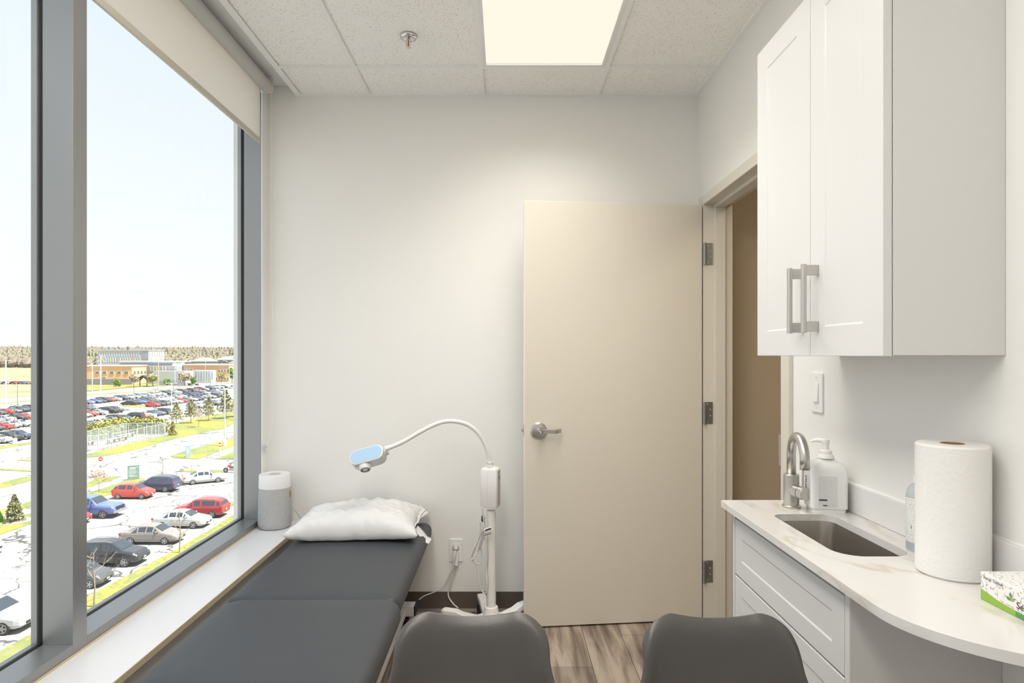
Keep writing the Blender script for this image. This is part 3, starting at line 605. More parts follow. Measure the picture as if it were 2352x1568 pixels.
obj('pump_nozzle', MB().lathe([(0.010, 0.200), (0.011, 0.206), (0.010, 0.211)], n=20).tube([(0, 0, 0.206), (-0.02, 0.012, 0.208), (-0.034, 0.02, 0.203)], [0.007, 0.006, 0.004], 10), M['white'], t, local=True, ang=True)
fy_ = -bd - 0.0085
lb = obj('back_label', MB().quad((-0.032, fy_, 0.018), (0.020, fy_, 0.018), (0.020, fy_, 0.108), (-0.032, fy_, 0.108)), M['label_txt'], t, local=True, fix=False); uvquad(lb)
obj('label_bar', MB().quad((-0.031, fy_ - 0.0003, 0.036), (-0.008, fy_ - 0.0003, 0.036), (-0.008, fy_ - 0.0003, 0.041), (-0.031, fy_ - 0.0003, 0.041)), M['ink'], lb, local=True, fix=False)
obj('label_mark', MB().quad((-0.020, fy_ - 0.0003, 0.0215), (-0.008, fy_ - 0.0003, 0.0215), (-0.008, fy_ - 0.0003, 0.0245), (-0.020, fy_ - 0.0003, 0.0245)), M['ink'], lb, local=True, fix=False)
lx = -bw - 0.0006
lb2 = obj('front_label', MB().quad((lx, 0.024, 0.018), (lx, -0.024, 0.018), (lx, -0.024, 0.104), (lx, 0.024, 0.104)), M['white'], t, local=True, fix=False)
WS = mw(t)
text('label_text', 'AloeMed', 0.017, WS @ frame((lx - 0.0004, 0.010, 0.070), (0, 0, 1), (0, 1, 0)), M['ink'], lb2)
lf = MB(); M['aloe'] = pm('aloe_print', (0.10, 0.36, 0.06), 0.5, bump=0.01)
for k in range(7):
    a = math.radians(-60 + 20 * k); c_ = (lx - 0.0006, -0.006, 0.032); L_ = 0.020
    d_ = Vector((0, math.sin(a), math.cos(a))); nn = Vector((0, d_.z, -d_.y)) * 0.0022; c_ = Vector(c_)
    lf.quad(c_ - nn, c_ + nn, c_ + d_ * L_)
obj('label_picture', lf, M['aloe'], lb2, local=True, fix=False)
# second bottle half hidden behind the paper towel
bx_, by_ = 0.984, 1.500
t = thing('lotion_bottle', 'clear pump bottle with a white label tucked behind the paper towel roll', 'bottle', (bx_, by_, CT))
obj('bottle', MB().lathe([(0.026, 0), (0.0275, 0.003), (0.0275, 0.126), (0.025, 0.143), (0.017, 0.155), (0.010, 0.159), (0.010, 0.165)], (bx_, by_, CT), 28), M['clear'], t, ang=True)
lb = obj('label', MB().lathe([(0.0279, 0.022), (0.0279, 0.126)], (bx_, by_, CT), 28, close=False), M['label_small'], t, smooth=True)
ul = lb.data.uv_layers.new(name='uv')
for p_ in lb.data.polygons:
    for li in p_.loop_indices:
        co = lb.data.vertices[lb.data.loops[li].vertex_index].co; ul.data[li].uv = (math.atan2(co.y, co.x) / 1.2, co.z * 14)
obj('leaf_mark', MB().quad(*[(bx_ - 0.0283 * math.cos(a), by_ - 0.0283 * math.sin(a), CT + z) for a, z in ((0.35, 0.055), (0.8, 0.054), (0.8, 0.061), (0.35, 0.062))]), M['aloe'], lb, fix=False)
obj('pump_cap', MB().cyl((bx_, by_, CT + 0.162), (bx_, by_, CT + 0.178), 0.0125).cyl((bx_, by_, CT + 0.178), (bx_, by_, CT + 0.196), 0.006), M['white'], t)
# paper towel roll
px_, py_, pr = 0.953, 1.345, 0.0675
t = thing('paper_towel_roll', 'white roll of paper towel standing on the counter', 'paper towel', (px_, py_, CT))
obj('paper', MB().lathe([(0.0225, 0.276), (0.0225, 0.004), (pr - 0.004, 0.0), (pr, 0.004), (pr, 0.272), (pr - 0.003, 0.276), (0.0225, 0.276)], (px_, py_, CT), 64, close=False), M['paper'], t, ang=True)
obj('core', MB().lathe([(0.0222, 0.003), (0.0222, 0.2765), (0.0207, 0.2765), (0.0207, 0.003), (0.0222, 0.003)], (px_, py_, CT), 40, close=False), M['card'], t, ang=True)
a = math.radians(-58)
obj('loose_edge', MB().box(-0.0006, 0.0004, -0.0012, 0.0012, 0.002, 0.274).xf(Matrix.Translation((px_ + pr * math.cos(a), py_ + pr * math.sin(a), CT)) @ Matrix.Rotation(a, 4, 'Z')), M['paper'], t)
# tissue box
tx0, tx1, ty0, ty1, tz = 0.906, 1.010, 0.965, 1.203, CT + 0.0525
def m_print():
    m, n, b = nmat('tissue_box_print'); N, L = n.nodes, n.links
    t_ = N.new('ShaderNodeTexCoord'); v = N.new('ShaderNodeTexVoronoi'); v.feature = 'DISTANCE_TO_EDGE'; v.inputs['Scale'].default_value = 62; L.new(t_.outputs['Object'], v.inputs['Vector'])
    z = N.new('ShaderNodeTexNoise'); z.inputs['Scale'].default_value = 190; L.new(t_.outputs['Object'], z.inputs['Vector'])
    a_ = N.new('ShaderNodeMath'); a_.operation = 'LESS_THAN'; a_.inputs[1].default_value = 0.045; L.new(v.outputs['Distance'], a_.inputs[0])
    b2 = N.new('ShaderNodeMath'); b2.operation = 'GREATER_THAN'; b2.inputs[1].default_value = 0.52; L.new(z.outputs['Fac'], b2.inputs[0])
    mu = N.new('ShaderNodeMath'); mu.operation = 'MULTIPLY'; L.new(a_.outputs[0], mu.inputs[0]); L.new(b2.outputs[0], mu.inputs[1])
    x = N.new('ShaderNodeMix'); x.data_type = 'RGBA'; x.inputs[6].default_value = (0.82, 0.80, 0.78, 1); x.inputs[7].default_value = (0.33, 0.31, 0.33, 1); L.new(mu.outputs[0], x.inputs[0]); L.new(x.outputs[2], b.inputs['Base Color'])
    b.inputs['Roughness'].default_value = 0.35; return m
M['tissue'] = m_print()
M['lime'] = pm('lime_print', (0.27, 0.47, 0.05), 0.35, bump=0.01); M['green'] = pm('green_print', (0.09, 0.30, 0.07), 0.35, bump=0.01); M['tan'] = pm('tan_slot', (0.55, 0.38, 0.22), 0.5, bump=0.01)
t = thing('tissue_box', 'white facial tissue box with grey pattern and green wave band', 'tissue box', (0.958, 1.08, CT))
obj('carton', MB().box(tx0, tx1, ty0, ty1, CT + 0.0003, tz), M['tissue'], t, bevel=0.0012)
xw = tx0 - 0.0004
wv = [(ty1 - 0.001, CT + 0.0205), (1.16, CT + 0.013), (1.12, CT + 0.0105), (1.08, CT + 0.010), (1.03, CT + 0.013), (ty0, CT + 0.02)]
for k in range(len(wv) - 1):
    f_ = k / 4
    obj('wave_band', MB().quad((xw, wv[k][0], CT + 0.0008), (xw, wv[k + 1][0], CT + 0.0008), (xw, *wv[k + 1]), (xw, *wv[k])), M['lime'] if k < 2 else M['green'], t, fix=False)
text('box_text', 'Facial Tissue', 0.0088, frame((xw - 0.0002, 1.173, CT + 0.0445), (0, -1, 0), (0, 0, 1)), M['ink_grey'], t)
text('box_text', 'Se', 0.017, frame((xw - 0.0002, 1.110, CT + 0.0215), (0, -1, 0), (0, 0, 1)), M['ink'], t)
for k, (dy, dz, an, mt) in enumerate(((0, 0.011, 8, 'green'), (0.009, 0.001, 70, 'green'), (-0.009, 0.002, -50, 'lime'))):
    an = math.radians(an); d_ = Vector((0, math.sin(an), math.cos(an))); nn = Vector((0, d_.z, -d_.y)); c_ = Vector((xw - 0.0003, 1.131 + dy * 0.55, CT + 0.026 + dz * 0.7))
    obj('leaf_logo', MB().quad(c_ - d_ * 0.006, c_ + nn * 0.0032, c_ + d_ * 0.006, c_ - nn * 0.0032), M[mt], t, fix=False)
obj('opening', MB().prism([(0.958 + 0.022 * math.cos(q * PI / 12), 1.075 + 0.06 * math.sin(q * PI / 12)) for q in range(24)], tz, tz + 0.0006), M['tan'], t)
# ================================================================== exam bed
BX0, BX1 = -1.012, -0.378
t = thing('exam_bed', 'charcoal vinyl exam bed on a white steel frame beside the window', 'exam bed', (-0.69, 2.2, 0))
def cushion(x0, x1, y0, y1, z0, z1, r):
    m = MB(); prof = [(0.020, z0), (0.006, z0 + 0.012), (0.0, z0 + 0.03), (0.0, z1 - 0.032), (0.005, z1 - 0.016), (0.016, z1 - 0.005), (0.034, z1), (0.07, z1 + 0.003), (0.14, z1 + 0.005)]
    rings = []
    for d, z in prof:
        pts = rrect(x0 + d, x1 - d, y0 + d, y1 - d, max(r - d, 0.012), 8); rings.append(len(pts)); m.v += [(a, b, z) for a, b in pts]
    k = rings[0]
    for q in range(len(prof) - 1):
        for i in range(k): j = (i + 1) % k; m.face((q * k + i, q * k + j, (q + 1) * k + j, (q + 1) * k + i))
    m.face([(len(prof) - 1) * k + i for i in range(k)]); m.face(list(range(k))[::-1]); return m
obj('head_cushion', cushion(BX0, BX1 - 0.004, 2.262, 3.335, 0.400, 0.484, 0.05), M['vinyl'], t, ang=True)
obj('seat_cushion', cushion(BX0 + 0.02, BX1 + 0.016, 1.612, 2.256, 0.416, 0.500, 0.075), M['vinyl'], t, ang=True)
obj('leg_cushion', cushion(BX0 + 0.02, BX1 + 0.016, 1.03, 1.602, 0.410, 0.494, 0.07), M['vinyl'], t, ang=True)
def tubebox(nm, *boxes, mat='white_warm'):
    m = MB()
    for b in boxes: m.box(*b)
    return obj(nm, m, M[mat], t, bevel=0.003)
for y0, y1, z in ((2.30, 3.28, 0.372), (1.66, 2.22, 0.388), (1.08, 1.56, 0.382)):
    for x in (-0.93, -0.47): tubebox('section_rail', (x - 0.015, x + 0.015, y0, y1, z, z + 0.03))
    tubebox('section_crossbar', (-0.915, -0.485, y0 + 0.05, y0 + 0.08, z, z + 0.028))
obj('board', MB().box(BX0 + 0.05, BX1 - 0.045, 1.63, 2.24, 0.405, 0.418), M['white_warm'], t)
obj('board', MB().box(BX0 + 0.05, BX1 - 0.05, 2.29, 3.31, 0.390, 0.402), M['white_warm'], t)
for y in (3.19, 1.40):
    c = tubebox('foot_crossbar', (-0.93, -0.455, y - 0.035, y + 0.035, 0.055, 0.105))
    for x in (-0.933, -0.452): obj('end_cap', MB().box(x - 0.004, x + 0.004, y - 0.036, y + 0.036, 0.054, 0.106), M['black'], c, bevel=0.002)
    for x in (-0.88, -0.50):
        w_ = obj('castor', MB().cyl((x - 0.012, y, 0.026), (x + 0.012, y, 0.026), 0.026, n=18).box(x - 0.016, x + 0.016, y - 0.012, y + 0.012, 0.03, 0.056), M['black'], t, ang=True)
for x in (-0.86, -0.515): tubebox('floor_rail', (x - 0.02, x + 0.02, 1.435, 3.155, 0.058, 0.098))
for x in (-0.80, -0.56):
    obj('lift_arm', MB().tube([(x, 1.62, 0.10), (x, 2.9, 0.375)], 0.017, 10), M['white_warm'], t)
    obj('lift_arm', MB().tube([(x + 0.035, 2.9, 0.10), (x + 0.035, 1.75, 0.375)], 0.017, 10), M['white_warm'], t)
obj('side_knob', MB().lathe([(0.006, 0), (0.006, 0.02), (0.014, 0.022), (0.016, 0.03), (0.013, 0.036)], (-0.455, 2.78, 0.365), 16, (1, 0, 0)), M['black'], t, ang=True)
obj('hinge_knob', MB().lathe([(0.010, 0), (0.010, 0.035), (0.014, 0.037), (0.014, 0.05)], (-0.455, 2.258, 0.395), 16, (1, 0, 0)), M['black'], t, ang=True)
pdl = obj('release_lever', MB().prism([(1.70, 0.352), (1.71, 0.335), (1.74, 0.318), (1.78, 0.315), (1.815, 0.33), (1.835, 0.36), (1.83, 0.392), (1.80, 0.408), (1.77, 0.40), (1.74, 0.378)], -0.372, -0.352, axis='x'), M['white'], t, bevel=0.006, seg=3)
obj('lever_arm', MB().tube([(-0.47, 1.85, 0.39), (-0.36, 1.80, 0.385)], 0.006, 8), M['black'], t)
obj('gas_strut', MB().tube([(-0.43, 2.18, 0.385), (-0.405, 1.86, 0.34)], 0.008, 8), M['black'], t)
# clear plastic bag under the bed edge
random.seed(3)
b_ = MB().grid(lambda u, v: (-0.43 + 0.10 * u - 0.05 * (u - 0.5) * v, 2.36 + 0.06 * v + 0.03 * math.sin(7 * u + 3 * v) + 0.02 * math.sin(15 * v), 0.02 + 0.23 * v + 0.015 * math.sin(11 * u + 4 * v)), 14, 14)
tag(obj('plastic_bag', b_, M['bag'], smooth=True, solid=0.001), 'crumpled clear plastic bag hanging below the bed edge', 'plastic bag')
# ------------------------------------------------------------------ pillow
t = thing('pillow', 'plump white pillow lying at the head of the exam bed', 'pillow', (-0.72, 3.12, 0.4905))
from mathutils import noise
def pil(top):
    def fn(u, v):
        a, b = 2 * u - 1, 2 * v - 1
        x = a * 0.292; y = b * 0.195
        x += 0.020 * a * abs(b) ** 3 - 0.010 * a * (1 - b * b) * abs(a) ** 4; y += 0.016 * b * abs(a) ** 3 - 0.014 * b * (1 - a * a) * abs(b) ** 4
        e = max(0.0, (1 - abs(a) ** 3.2)) ** 0.55 * max(0.0, (1 - abs(b) ** 3.4)) ** 0.5
        x += -0.010 * b * (1 if a > 0 else 0) * a
        wr = 0.006 * noise.noise(Vector((a * 2.2 + 3, b * 2.2, 1.5))) + 0.011 * abs(noise.noise(Vector((a * 4.5 + b * 3, b * 1.6 - a * 2, 4.2)))) * 2 + 0.005 * noise.noise(Vector((a * 11 + b * 8, b * 4 - a * 2, 0.3))) - 0.010 * max(0, 0.12 - abs(noise.noise(Vector((a * 2.6 - b * 1.5, a + b * 1.1, 9.1))))) / 0.12
        pl = max(0, abs(a) - 0.72) * 0.05 * noise.noise(Vector((a * 2, b * 7, 2.0))) + max(0, -b - 0.72) * 0.05 * noise.noise(Vector((a * 7, b * 2, 7.0)))
        seam = 0.046 + 0.008 * b + 0.004 * math.sin(3 * a)
        if top: z = seam + e * (0.084 + wr) + pl * (1 - e * 0.5)
        else: z = seam - e ** 0.6 * 0.0465 + pl * (1 - e); z = max(z, 0.0015)
        return (x, y, z)
    return fn
b_ = MB().grid(pil(True), 64, 48); b_.grid(pil(False), 64, 48)
po = obj('pillow_case', b_, M['pillow'], t, local=True, smooth=True)
bm = bmesh.new(); bm.from_mesh(po.data); bmesh.ops.remove_doubles(bm, verts=bm.verts, dist=0.0008); bmesh.ops.recalc_face_normals(bm, faces=bm.faces); bm.to_mesh(po.data); bm.free()
# corner flange and seam ridge on the open end
obj('seam_flange', MB().grid(lambda u, v: (0.272 + 0.016 * u + 0.02 * v ** 4 + 0.006 * (1 - v) ** 4, -0.185 + 0.39 * v, 0.044 + 0.012 * v + 0.004 * math.sin(20 * v) + 0.010 * u * math.sin(9 * v)), 2, 30), M['pillow'], t, local=True, smooth=True, solid=0.0012)
obj('corner_flap', MB().grid(lambda u, v: (0.27 + 0.055 * u * (0.4 + 0.6 * v), 0.10 + 0.115 * v - 0.02 * u, 0.064 - 0.02 * u + 0.02 * v * (1 - u)), 6, 6), M['pillow'], t, local=True, smooth=True, solid=0.0012)
lb = obj('care_label', MB().grid(lambda u, v: (0.288 + 0.075 * u - 0.012 * v, 0.0 - 0.045 * v - 0.03 * u, 0.030 - 0.075 * u ** 1.2 + 0.06 * max(0, u - 0.7) - 0.012 * v), 12, 3), M['label_small'], t, local=True, smooth=True, solid=0.0006, fix=False)
ul = lb.data.uv_layers.new(name='uv')
for p_ in lb.data.polygons:
    for li in p_.loop_indices:
        vi = lb.data.loops[li].vertex_index; i, j = divmod(vi, 4); ul.data[li].uv = (j / 3, i / 12)
# ------------------------------------------------------------------ air purifier on the sill
ax, ay, az = -1.184, 3.246, 0.4805
t = thing('air_purifier', 'small air purifier with white top and grey fabric body on the sill', 'air purifier', (ax, ay, az))
obj('fabric_body', MB().lathe([(0.070, 0.0), (0.078, 0.004), (0.0825, 0.016), (0.0825, 0.03), (0.0785, 0.205)], (ax, ay, az), 40), M['knit'], t, ang=True)
obj('top_cap', MB().lathe([(0.0785, 0.205), (0.0790, 0.207), (0.0770, 0.268), (0.0745, 0.273), (0.060, 0.2735), (0.055, 0.272), (0.002, 0.272)], (ax, ay, az), 40), M['white'], t, ang=True)
for q in range(5): obj('vent_slot', MB().box(ax - 0.03 + 0.004 * abs(q - 2), ax + 0.03 - 0.004 * abs(q - 2), ay - 0.022 + 0.011 * q - 0.0012, ay - 0.022 + 0.011 * q + 0.0012, az + 0.2722, az + 0.2732), M['cord'], t)
obj('side_tab', MB().box(ax + 0.0775, ax + 0.082, ay - 0.010, ay + 0.006, az + 0.155, az + 0.185), M['card'], t, bevel=0.001)
obj('cord', MB().tube(spline([(ax + 0.078, ay + 0.03, az + 0.09), (ax + 0.092, ay + 0.045, az + 0.07), (ax + 0.105, ay + 0.07, az + 0.03), (ax + 0.118, ay + 0.09, az + 0.004), (ax + 0.122, ay + 0.10, az - 0.06)], 8), 0.0022, 8), M['cord'], t, smooth=True)
# ------------------------------------------------------------------ examination lamp
lx0, ly0 = (1128 - CX) / F * 3.1, 3.1
t = thing('exam_lamp', 'white gooseneck examination lamp on a wheeled star base', 'lamp', (lx0, ly0, 0))
obj('hub', MB().lathe([(0.046, 0.045), (0.046, 0.075), (0.038, 0.10), (0.033, 0.128), (0.030, 0.131)], (lx0, ly0, 0), 28), M['white_warm'], t, ang=True)
for k in range(5):
    a = math.radians(172 + 72 * k)
    if k == 4: a = math.radians(104)
    if k == 3: a = math.radians(36)
    c, s_ = math.cos(a), math.sin(a)
    def P(r, z): return Vector((lx0 + c * r, ly0 + s_ * r, z))
    n_ = Vector((-s_, c, 0))
    m = MB(); prof = [(0.02, 0.095, 0.050, 0.030), (0.075, 0.076, 0.040, 0.026), (0.14, 0.088, 0.052, 0.023), (0.175, 0.102, 0.070, 0.023), (0.235, 0.106, 0.078, 0.022), (0.250, 0.100, 0.082, 0.012)]
    for r, zt, zb, hw in prof: m.v += [tuple(P(r, zb) - n_ * hw), tuple(P(r, zb) + n_ * hw), tuple(P(r, zt) + n_ * hw), tuple(P(r, zt) - n_ * hw)]
    for q in range(len(prof) - 1):
        for i in range(4): j = (i + 1) % 4; m.face((4 * q + i, 4 * q + j, 4 * q + 4 + j, 4 * q + 4 + i))
    m.face((3, 2, 1, 0)); m.face([4 * (len(prof) - 1) + i for i in range(4)])
    arm = obj('base_arm', m, M['white_warm'], t, bevel=0.006, seg=3)
    cc = P(0.222, 0.026)
    obj('castor', MB().cyl(cc - n_ * 0.022, cc - n_ * 0.006, 0.026, n=20).cyl(cc + n_ * 0.006, cc + n_ * 0.022, 0.026, n=20).cyl(cc + Vector((0, 0, 0.01)), cc + Vector((0, 0, 0.056)), 0.008), M['black'], arm, ang=True)
obj('pole', MB().cyl((lx0, ly0, 0.12), (lx0, ly0, 0.565), 0.0235, n=28).cyl((lx0, ly0, 0.563), (lx0, ly0, 0.60), 0.0225, n=28), M['white_warm'], t, ang=True)
zb0, zb1 = CAMZ - (1166 - CY) / F * 3.07, CAMZ - (1074 - CY) / F * 3.07
bxa = Matrix.Translation((lx0 - 0.003, ly0, 0)) @ Matrix.Rotation(math.radians(-14), 4, 'Z')
m = MB(); hw, hd2 = 0.043, 0.038
for z, s_ in ((zb0, 0.95), (zb0 + 0.004, 1.0), (zb1 - 0.018, 1.0), (zb1 - 0.008, 0.93), (zb1 + 0.002, 0.45), (zb1 + 0.006, 0.33)):
    m.v += [(x, y, z) for x, y in rrect(-hw * s_, hw * s_, -hd2 * s_, hd2 * s_, 0.012 * s_, 4)]
k = 20
for q in range(5):
    for i in range(k): j = (i + 1) % k; m.face((q * k + i, q * k + j, (q + 1) * k + j, (q + 1) * k + i))
m.face(list(range(k))[::-1]); m.face([5 * k + i for i in range(k)]); m.xf(bxa)
bxo = obj('power_box', m, M['white_warm'], t, ang=True)
def bl(x, y, z): return bxa @ Vector((x, y, z))
obj('seam', MB().quad(bl(-0.006, -hd2 - 0.0003, zb0 + 0.01), bl(-0.0052, -hd2 - 0.0003, zb0 + 0.01), bl(-0.0052, -hd2 - 0.0003, zb1 - 0.02), bl(-0.006, -hd2 - 0.0003, zb1 - 0.02)), M['cord'], bxo, fix=False)
obj('side_plate', MB().quad(bl(hw + 0.0004, -0.024, zb0 + 0.008), bl(hw + 0.0004, 0.026, zb0 + 0.008), bl(hw + 0.0004, 0.026, zb1 - 0.03), bl(hw + 0.0004, -0.024, zb1 - 0.03)), M['cord'], bxo, fix=False)
M['blue_print'] = pm('blue_print', (0.08, 0.25, 0.5), 0.5, bump=0.01)
obj('maker_strip', MB().quad(bl(hw + 0.0006, -0.026, zb1 - 0.026), bl(hw + 0.0006, 0.026, zb1 - 0.026), bl(hw + 0.0006, 0.026, zb1 - 0.019), bl(hw + 0.0006, -0.026, zb1 - 0.019)), M['aloe'], bxo, fix=False)
obj('blue_button', MB().lathe([(0.009, 0), (0.008, 0.0015)], bl(hw + 0.0004, 0.0, zb1 - 0.052), 16, bxa.to_3x3() @ Vector((1, 0, 0))), M['blue_print'], bxo)
gn = [at(1125, 1072, 3.09), at(1125, 1060, 3.09), at(1121, 1040, 3.085), at(1112, 1016, 3.08), at(1096, 992, 3.07), at(1074, 975, 3.06), at(1050, 968, 3.05), at(1026, 967, 3.045), at(1000, 974, 3.04), at(966, 991, 3.03), at(930, 1012, 3.02), at(904, 1024, 3.01), at(884, 1031, 3.005)]
gp = spline(gn, 8); nrad = [0.0105 if i > 10 else 0.0105 + 0.006 * (1 - i / 10) for i in range(len(gp))]
nrad = [r if i < len(gp) - 8 else 0.0105 + 0.003 * ((i - len(gp) + 8) / 8) for i, r in enumerate(nrad)]
obj('gooseneck', MB().tube(gp, nrad, 16), M['white_warm'], t, smooth=True)
g0 = at(1125, 1064, 3.09)
obj('neck_ring', MB().lathe([(0.0172, 0), (0.0172, 0.003)], g0, 24), M['cord'], t); obj('neck_socket', MB().lathe([(0.019, -0.02), (0.0185, -0.001)], g0, 24), M['white_warm'], t, ang=True)
# lamp head: pill block, pale blue plate towards the viewer, lens below
hc = at(841, 1043, 3.005); la = math.radians(15.5); ta = math.radians(38)
X_ = Vector((math.cos(la), 0, math.sin(la))); Nf = Vector((0, -math.cos(ta), math.sin(ta))); Nf = (Nf - X_ * Nf.dot(X_)).normalized(); Y_ = Nf.cross(X_)
HM = Matrix((X_, Y_, Nf)).transposed().to_4x4(); HM.translation = hc
pill = rrect(-0.085, 0.083, -0.040, 0.040, 0.037, 9)
head = obj('lamp_head', MB().prism(pill, -0.066, 0.0).xf(HM), M['white_warm'], t, bevel=0.006, seg=3)
obj('blue_plate', MB().prism(rrect(-0.0785, 0.0765, -0.0335, 0.0335, 0.0315, 9), 0.0, 0.0012).xf(HM), M['blue_lens'], head)
obj('neck_joint', MB().cyl((0.075, 0.004, -0.04), (0.098, 0.006, -0.04), 0.0165, 0.0135, n=20).xf(HM), M['white_warm'], head, ang=True)
obj('lens_ring', MB().lathe([(0.030, 0), (0.028, 0.012), (0.025, 0.020), (0.021, 0.0205), (0.019, 0.014)], (-0.022, -0.040, -0.036), 28, (0, -1, 0)).xf(HM), M['white_warm'], head, ang=True)
obj('lens_gasket', MB().lathe([(0.0215, 0.0203), (0.0195, 0.0215), (0.0175, 0.0203)], (-0.022, -0.040, -0.036), 28, (0, -1, 0), close=False).xf(HM), M['ink'], head)
obj('lens', MB().lathe([(0.018, 0.016), (0.010, 0.019), (0.001, 0.020)], (-0.022, -0.040, -0.036), 24, (0, -1, 0)).xf(HM), M['white'], head, smooth=True)
for k in range(8):
    xk = -0.06 + 0.0105 * k
    obj('vent_slot', MB().box(xk, xk + 0.002, -0.0406, -0.0399, -0.022 if k in (0, 1, 6, 7) else -0.014, -0.008).xf(HM), M['cord'] if 1 < k < 6 else M['ink'], head)
for k, xk in enumerate((0.03, 0.05, 0.066)): obj('head_screw', MB().cyl((xk, -0.0395, -0.02 - 0.012 * (k % 2)), (xk, -0.0408, -0.02 - 0.012 * (k % 2)), 0.003, n=10).xf(HM), M['cord'], head)
# cable bundle and clamp on the pole
obj('clamp_bracket', MB().box(lx0 - 0.034, lx0 - 0.020, ly0 - 0.012, ly0 + 0.012, 0.455, 0.560), M['white_warm'], t, bevel=0.003)
obj('clamp_knob', MB().lathe([(0.012, 0), (0.018, 0.002), (0.018, 0.013), (0.014, 0.015)], (lx0 - 0.033, ly0, 0.577 - 0.02), 18, (-1, 0, 0)), M['black'], t, ang=True)
Dk = 3.06
loops = [[(1107, 1163), (1111, 1200), (1106, 1222), (1093, 1252), (1082, 1277), (1084, 1285), (1097, 1268), (1108, 1228), (1112, 1212), (1104, 1198), (1103, 1222), (1094, 1252), (1085, 1276), (1090, 1292), (1103, 1294), (1106, 1272), (1104, 1250), (1110, 1215)],
         [(1110, 1175), (1110, 1205), (1098, 1240), (1083, 1270), (1081, 1282), (1090, 1278), (1106, 1250), (1113, 1222)],
         [(1094, 1296), (1098, 1312), (1100, 1340), (1108, 1358), (1116, 1361), (1119, 1340), (1117, 1310), (1119, 1280), (1117, 1250), (1114, 1220)]]
for q, lp in enumerate(loops):
    obj('cable', MB().tube(spline([at(x, y, Dk - 0.006 * (i % 3) + 0.008 * q) for i, (x, y) in enumerate(lp)], 8), 0.0034, 8), M['cord_w' if q else 'cord'], t, smooth=True)
tg = obj('cable_tag', MB().grid(lambda u, v: tuple(at(1112 + 17 * u, 1214 + 17 * v - 5 * u, Dk - 0.035 + 0.004 * math.sin(3 * u))), 4, 2), M['label_small'], t, smooth=True, solid=0.0005, fix=False)
ul = tg.data.uv_layers.new(name='uv')
for p_ in tg.data.polygons:
    for li in p_.loop_indices:
        vi = tg.data.loops[li].vertex_index; i, j = divmod(vi, 3); ul.data[li].uv = (i / 4, 1 - j / 2)
obj('tag_bar', MB().grid(lambda u, v: tuple(at(1114 + 14 * u, 1216 + 4 * v - 5 * u, Dk - 0.0365 + 0.004 * math.sin(3 * u))), 3, 1), M['ink'], tg, fix=False)
# ------------------------------------------------------------------ shell chairs (facing the room's desk end)
def make_chair(label):
    t = thing('shell_chair', label, 'chair', (0, 0, 0))
    # (y, z, half width, forward curl at the edges), from below the shoulders to the front lip
    prof = [(0.016, 0.74, 0.159, 0.038), (0.024, 0.70, 0.171, 0.042), (0.036, 0.655, 0.185, 0.045), (0.048, 0.60, 0.202, 0.049), (0.060, 0.55, 0.214, 0.052), (0.075, 0.495, 0.224, 0.052), (0.102, 0.452, 0.231, 0.045), (0.15, 0.428, 0.235, 0.03), (0.22, 0.420, 0.236, 0.012), (0.30, 0.424, 0.234, 0.0), (0.38, 0.432, 0.225, 0.0), (0.44, 0.434, 0.205, 0.0), (0.465, 0.425, 0.18, 0.0)]
    K = len(prof) - 1; UT = 0.3; RC = 0.052
    def fn(u, v):
        s_ = 2 * v - 1; s_ = math.copysign(abs(s_) ** 0.85, s_); e2 = s_ * s_
        if u < UT:                                   # shoulders: rounded corners, saddle-shaped top edge
            q = (u / UT) ** 1.3; xo = abs(s_) * 0.146 - (0.146 - RC); drop = RC - math.sqrt(max(0, RC * RC - xo * xo)) if xo > 0 else 0
            zt = 0.834 - 0.012 * (1 - min(1, abs(s_) / 0.62) ** 2) - drop
            z = zt + (0.74 - zt) * q; hw = 0.159 - 0.0165 * min(1, max(0, (z - 0.74) / 0.094)); d = zt - z
            y = 0.016 - 0.017 * (z - 0.74) / 0.094 - 0.016 * math.exp(-d / 0.010); cu = 0.038 - 0.012 * (z - 0.74) / 0.094
            return (hw * s_, y + cu * e2 * (0.5 + 0.5 * e2) - 0.006 * max(0, abs(s_) - 0.93) / 0.07, z)
        f = (u - UT) / (1 - UT) * K; i = min(int(f), K - 1); q = f - i; a, b = prof[i], prof[i + 1]
        y, z, hw, cu = [a[k] + (b[k] - a[k]) * q for k in range(4)]
        lift = 0.035 * e2 * e2 if z < 0.46 else 0.0
        return (hw * s_, y + cu * e2 * (0.5 + 0.5 * e2) - 0.006 * max(0, abs(s_) - 0.93) / 0.07, z + lift)
    sh = obj('seat_shell', MB().grid(fn, 80, 48), M['shell'], t, local=True, smooth=True, fix=False)
    m = sh.modifiers.new('solid', 'SOLIDIFY'); m.thickness = 0.012; m.offset = 0
    m = sh.modifiers.new('sub', 'SUBSURF'); m.levels = 1; m.render_levels = 1
    for sx_ in (-1, 1):
        for (yt, yb) in ((0.16, 0.06), (0.33, 0.44)):
            obj('leg', MB().cyl((sx_ * 0.12, yt, 0.408), (sx_ * 0.20, yb, 0.0), 0.015, 0.010, n=12), M['wood_leg'], t, local=True, ang=True)
    obj('seat_mount', MB().box(-0.13, 0.13, 0.15, 0.34, 0.398, 0.412), M['black'], t, local=True, bevel=0.003)
    for a, b in (((-0.16, 0.11, 0.2), (0.16, 0.385, 0.2)), ((0.16, 0.11, 0.2), (-0.16, 0.385, 0.2))):
        obj('crossbar', MB().cyl(a, b, 0.004, n=8), M['black'], t, local=True)
    return t
c1 = make_chair('black shell chair standing next to the exam bed'); c1.location = (-0.066, 1.290, 0); c1.rotation_euler = (0, 0, PI); c1['group'] = 'black shell chairs'
c2 = copy_tree(c1, None, (0.428, 1.282, 0)); c2['label'] = 'black shell chair standing next to the drawer cabinet'
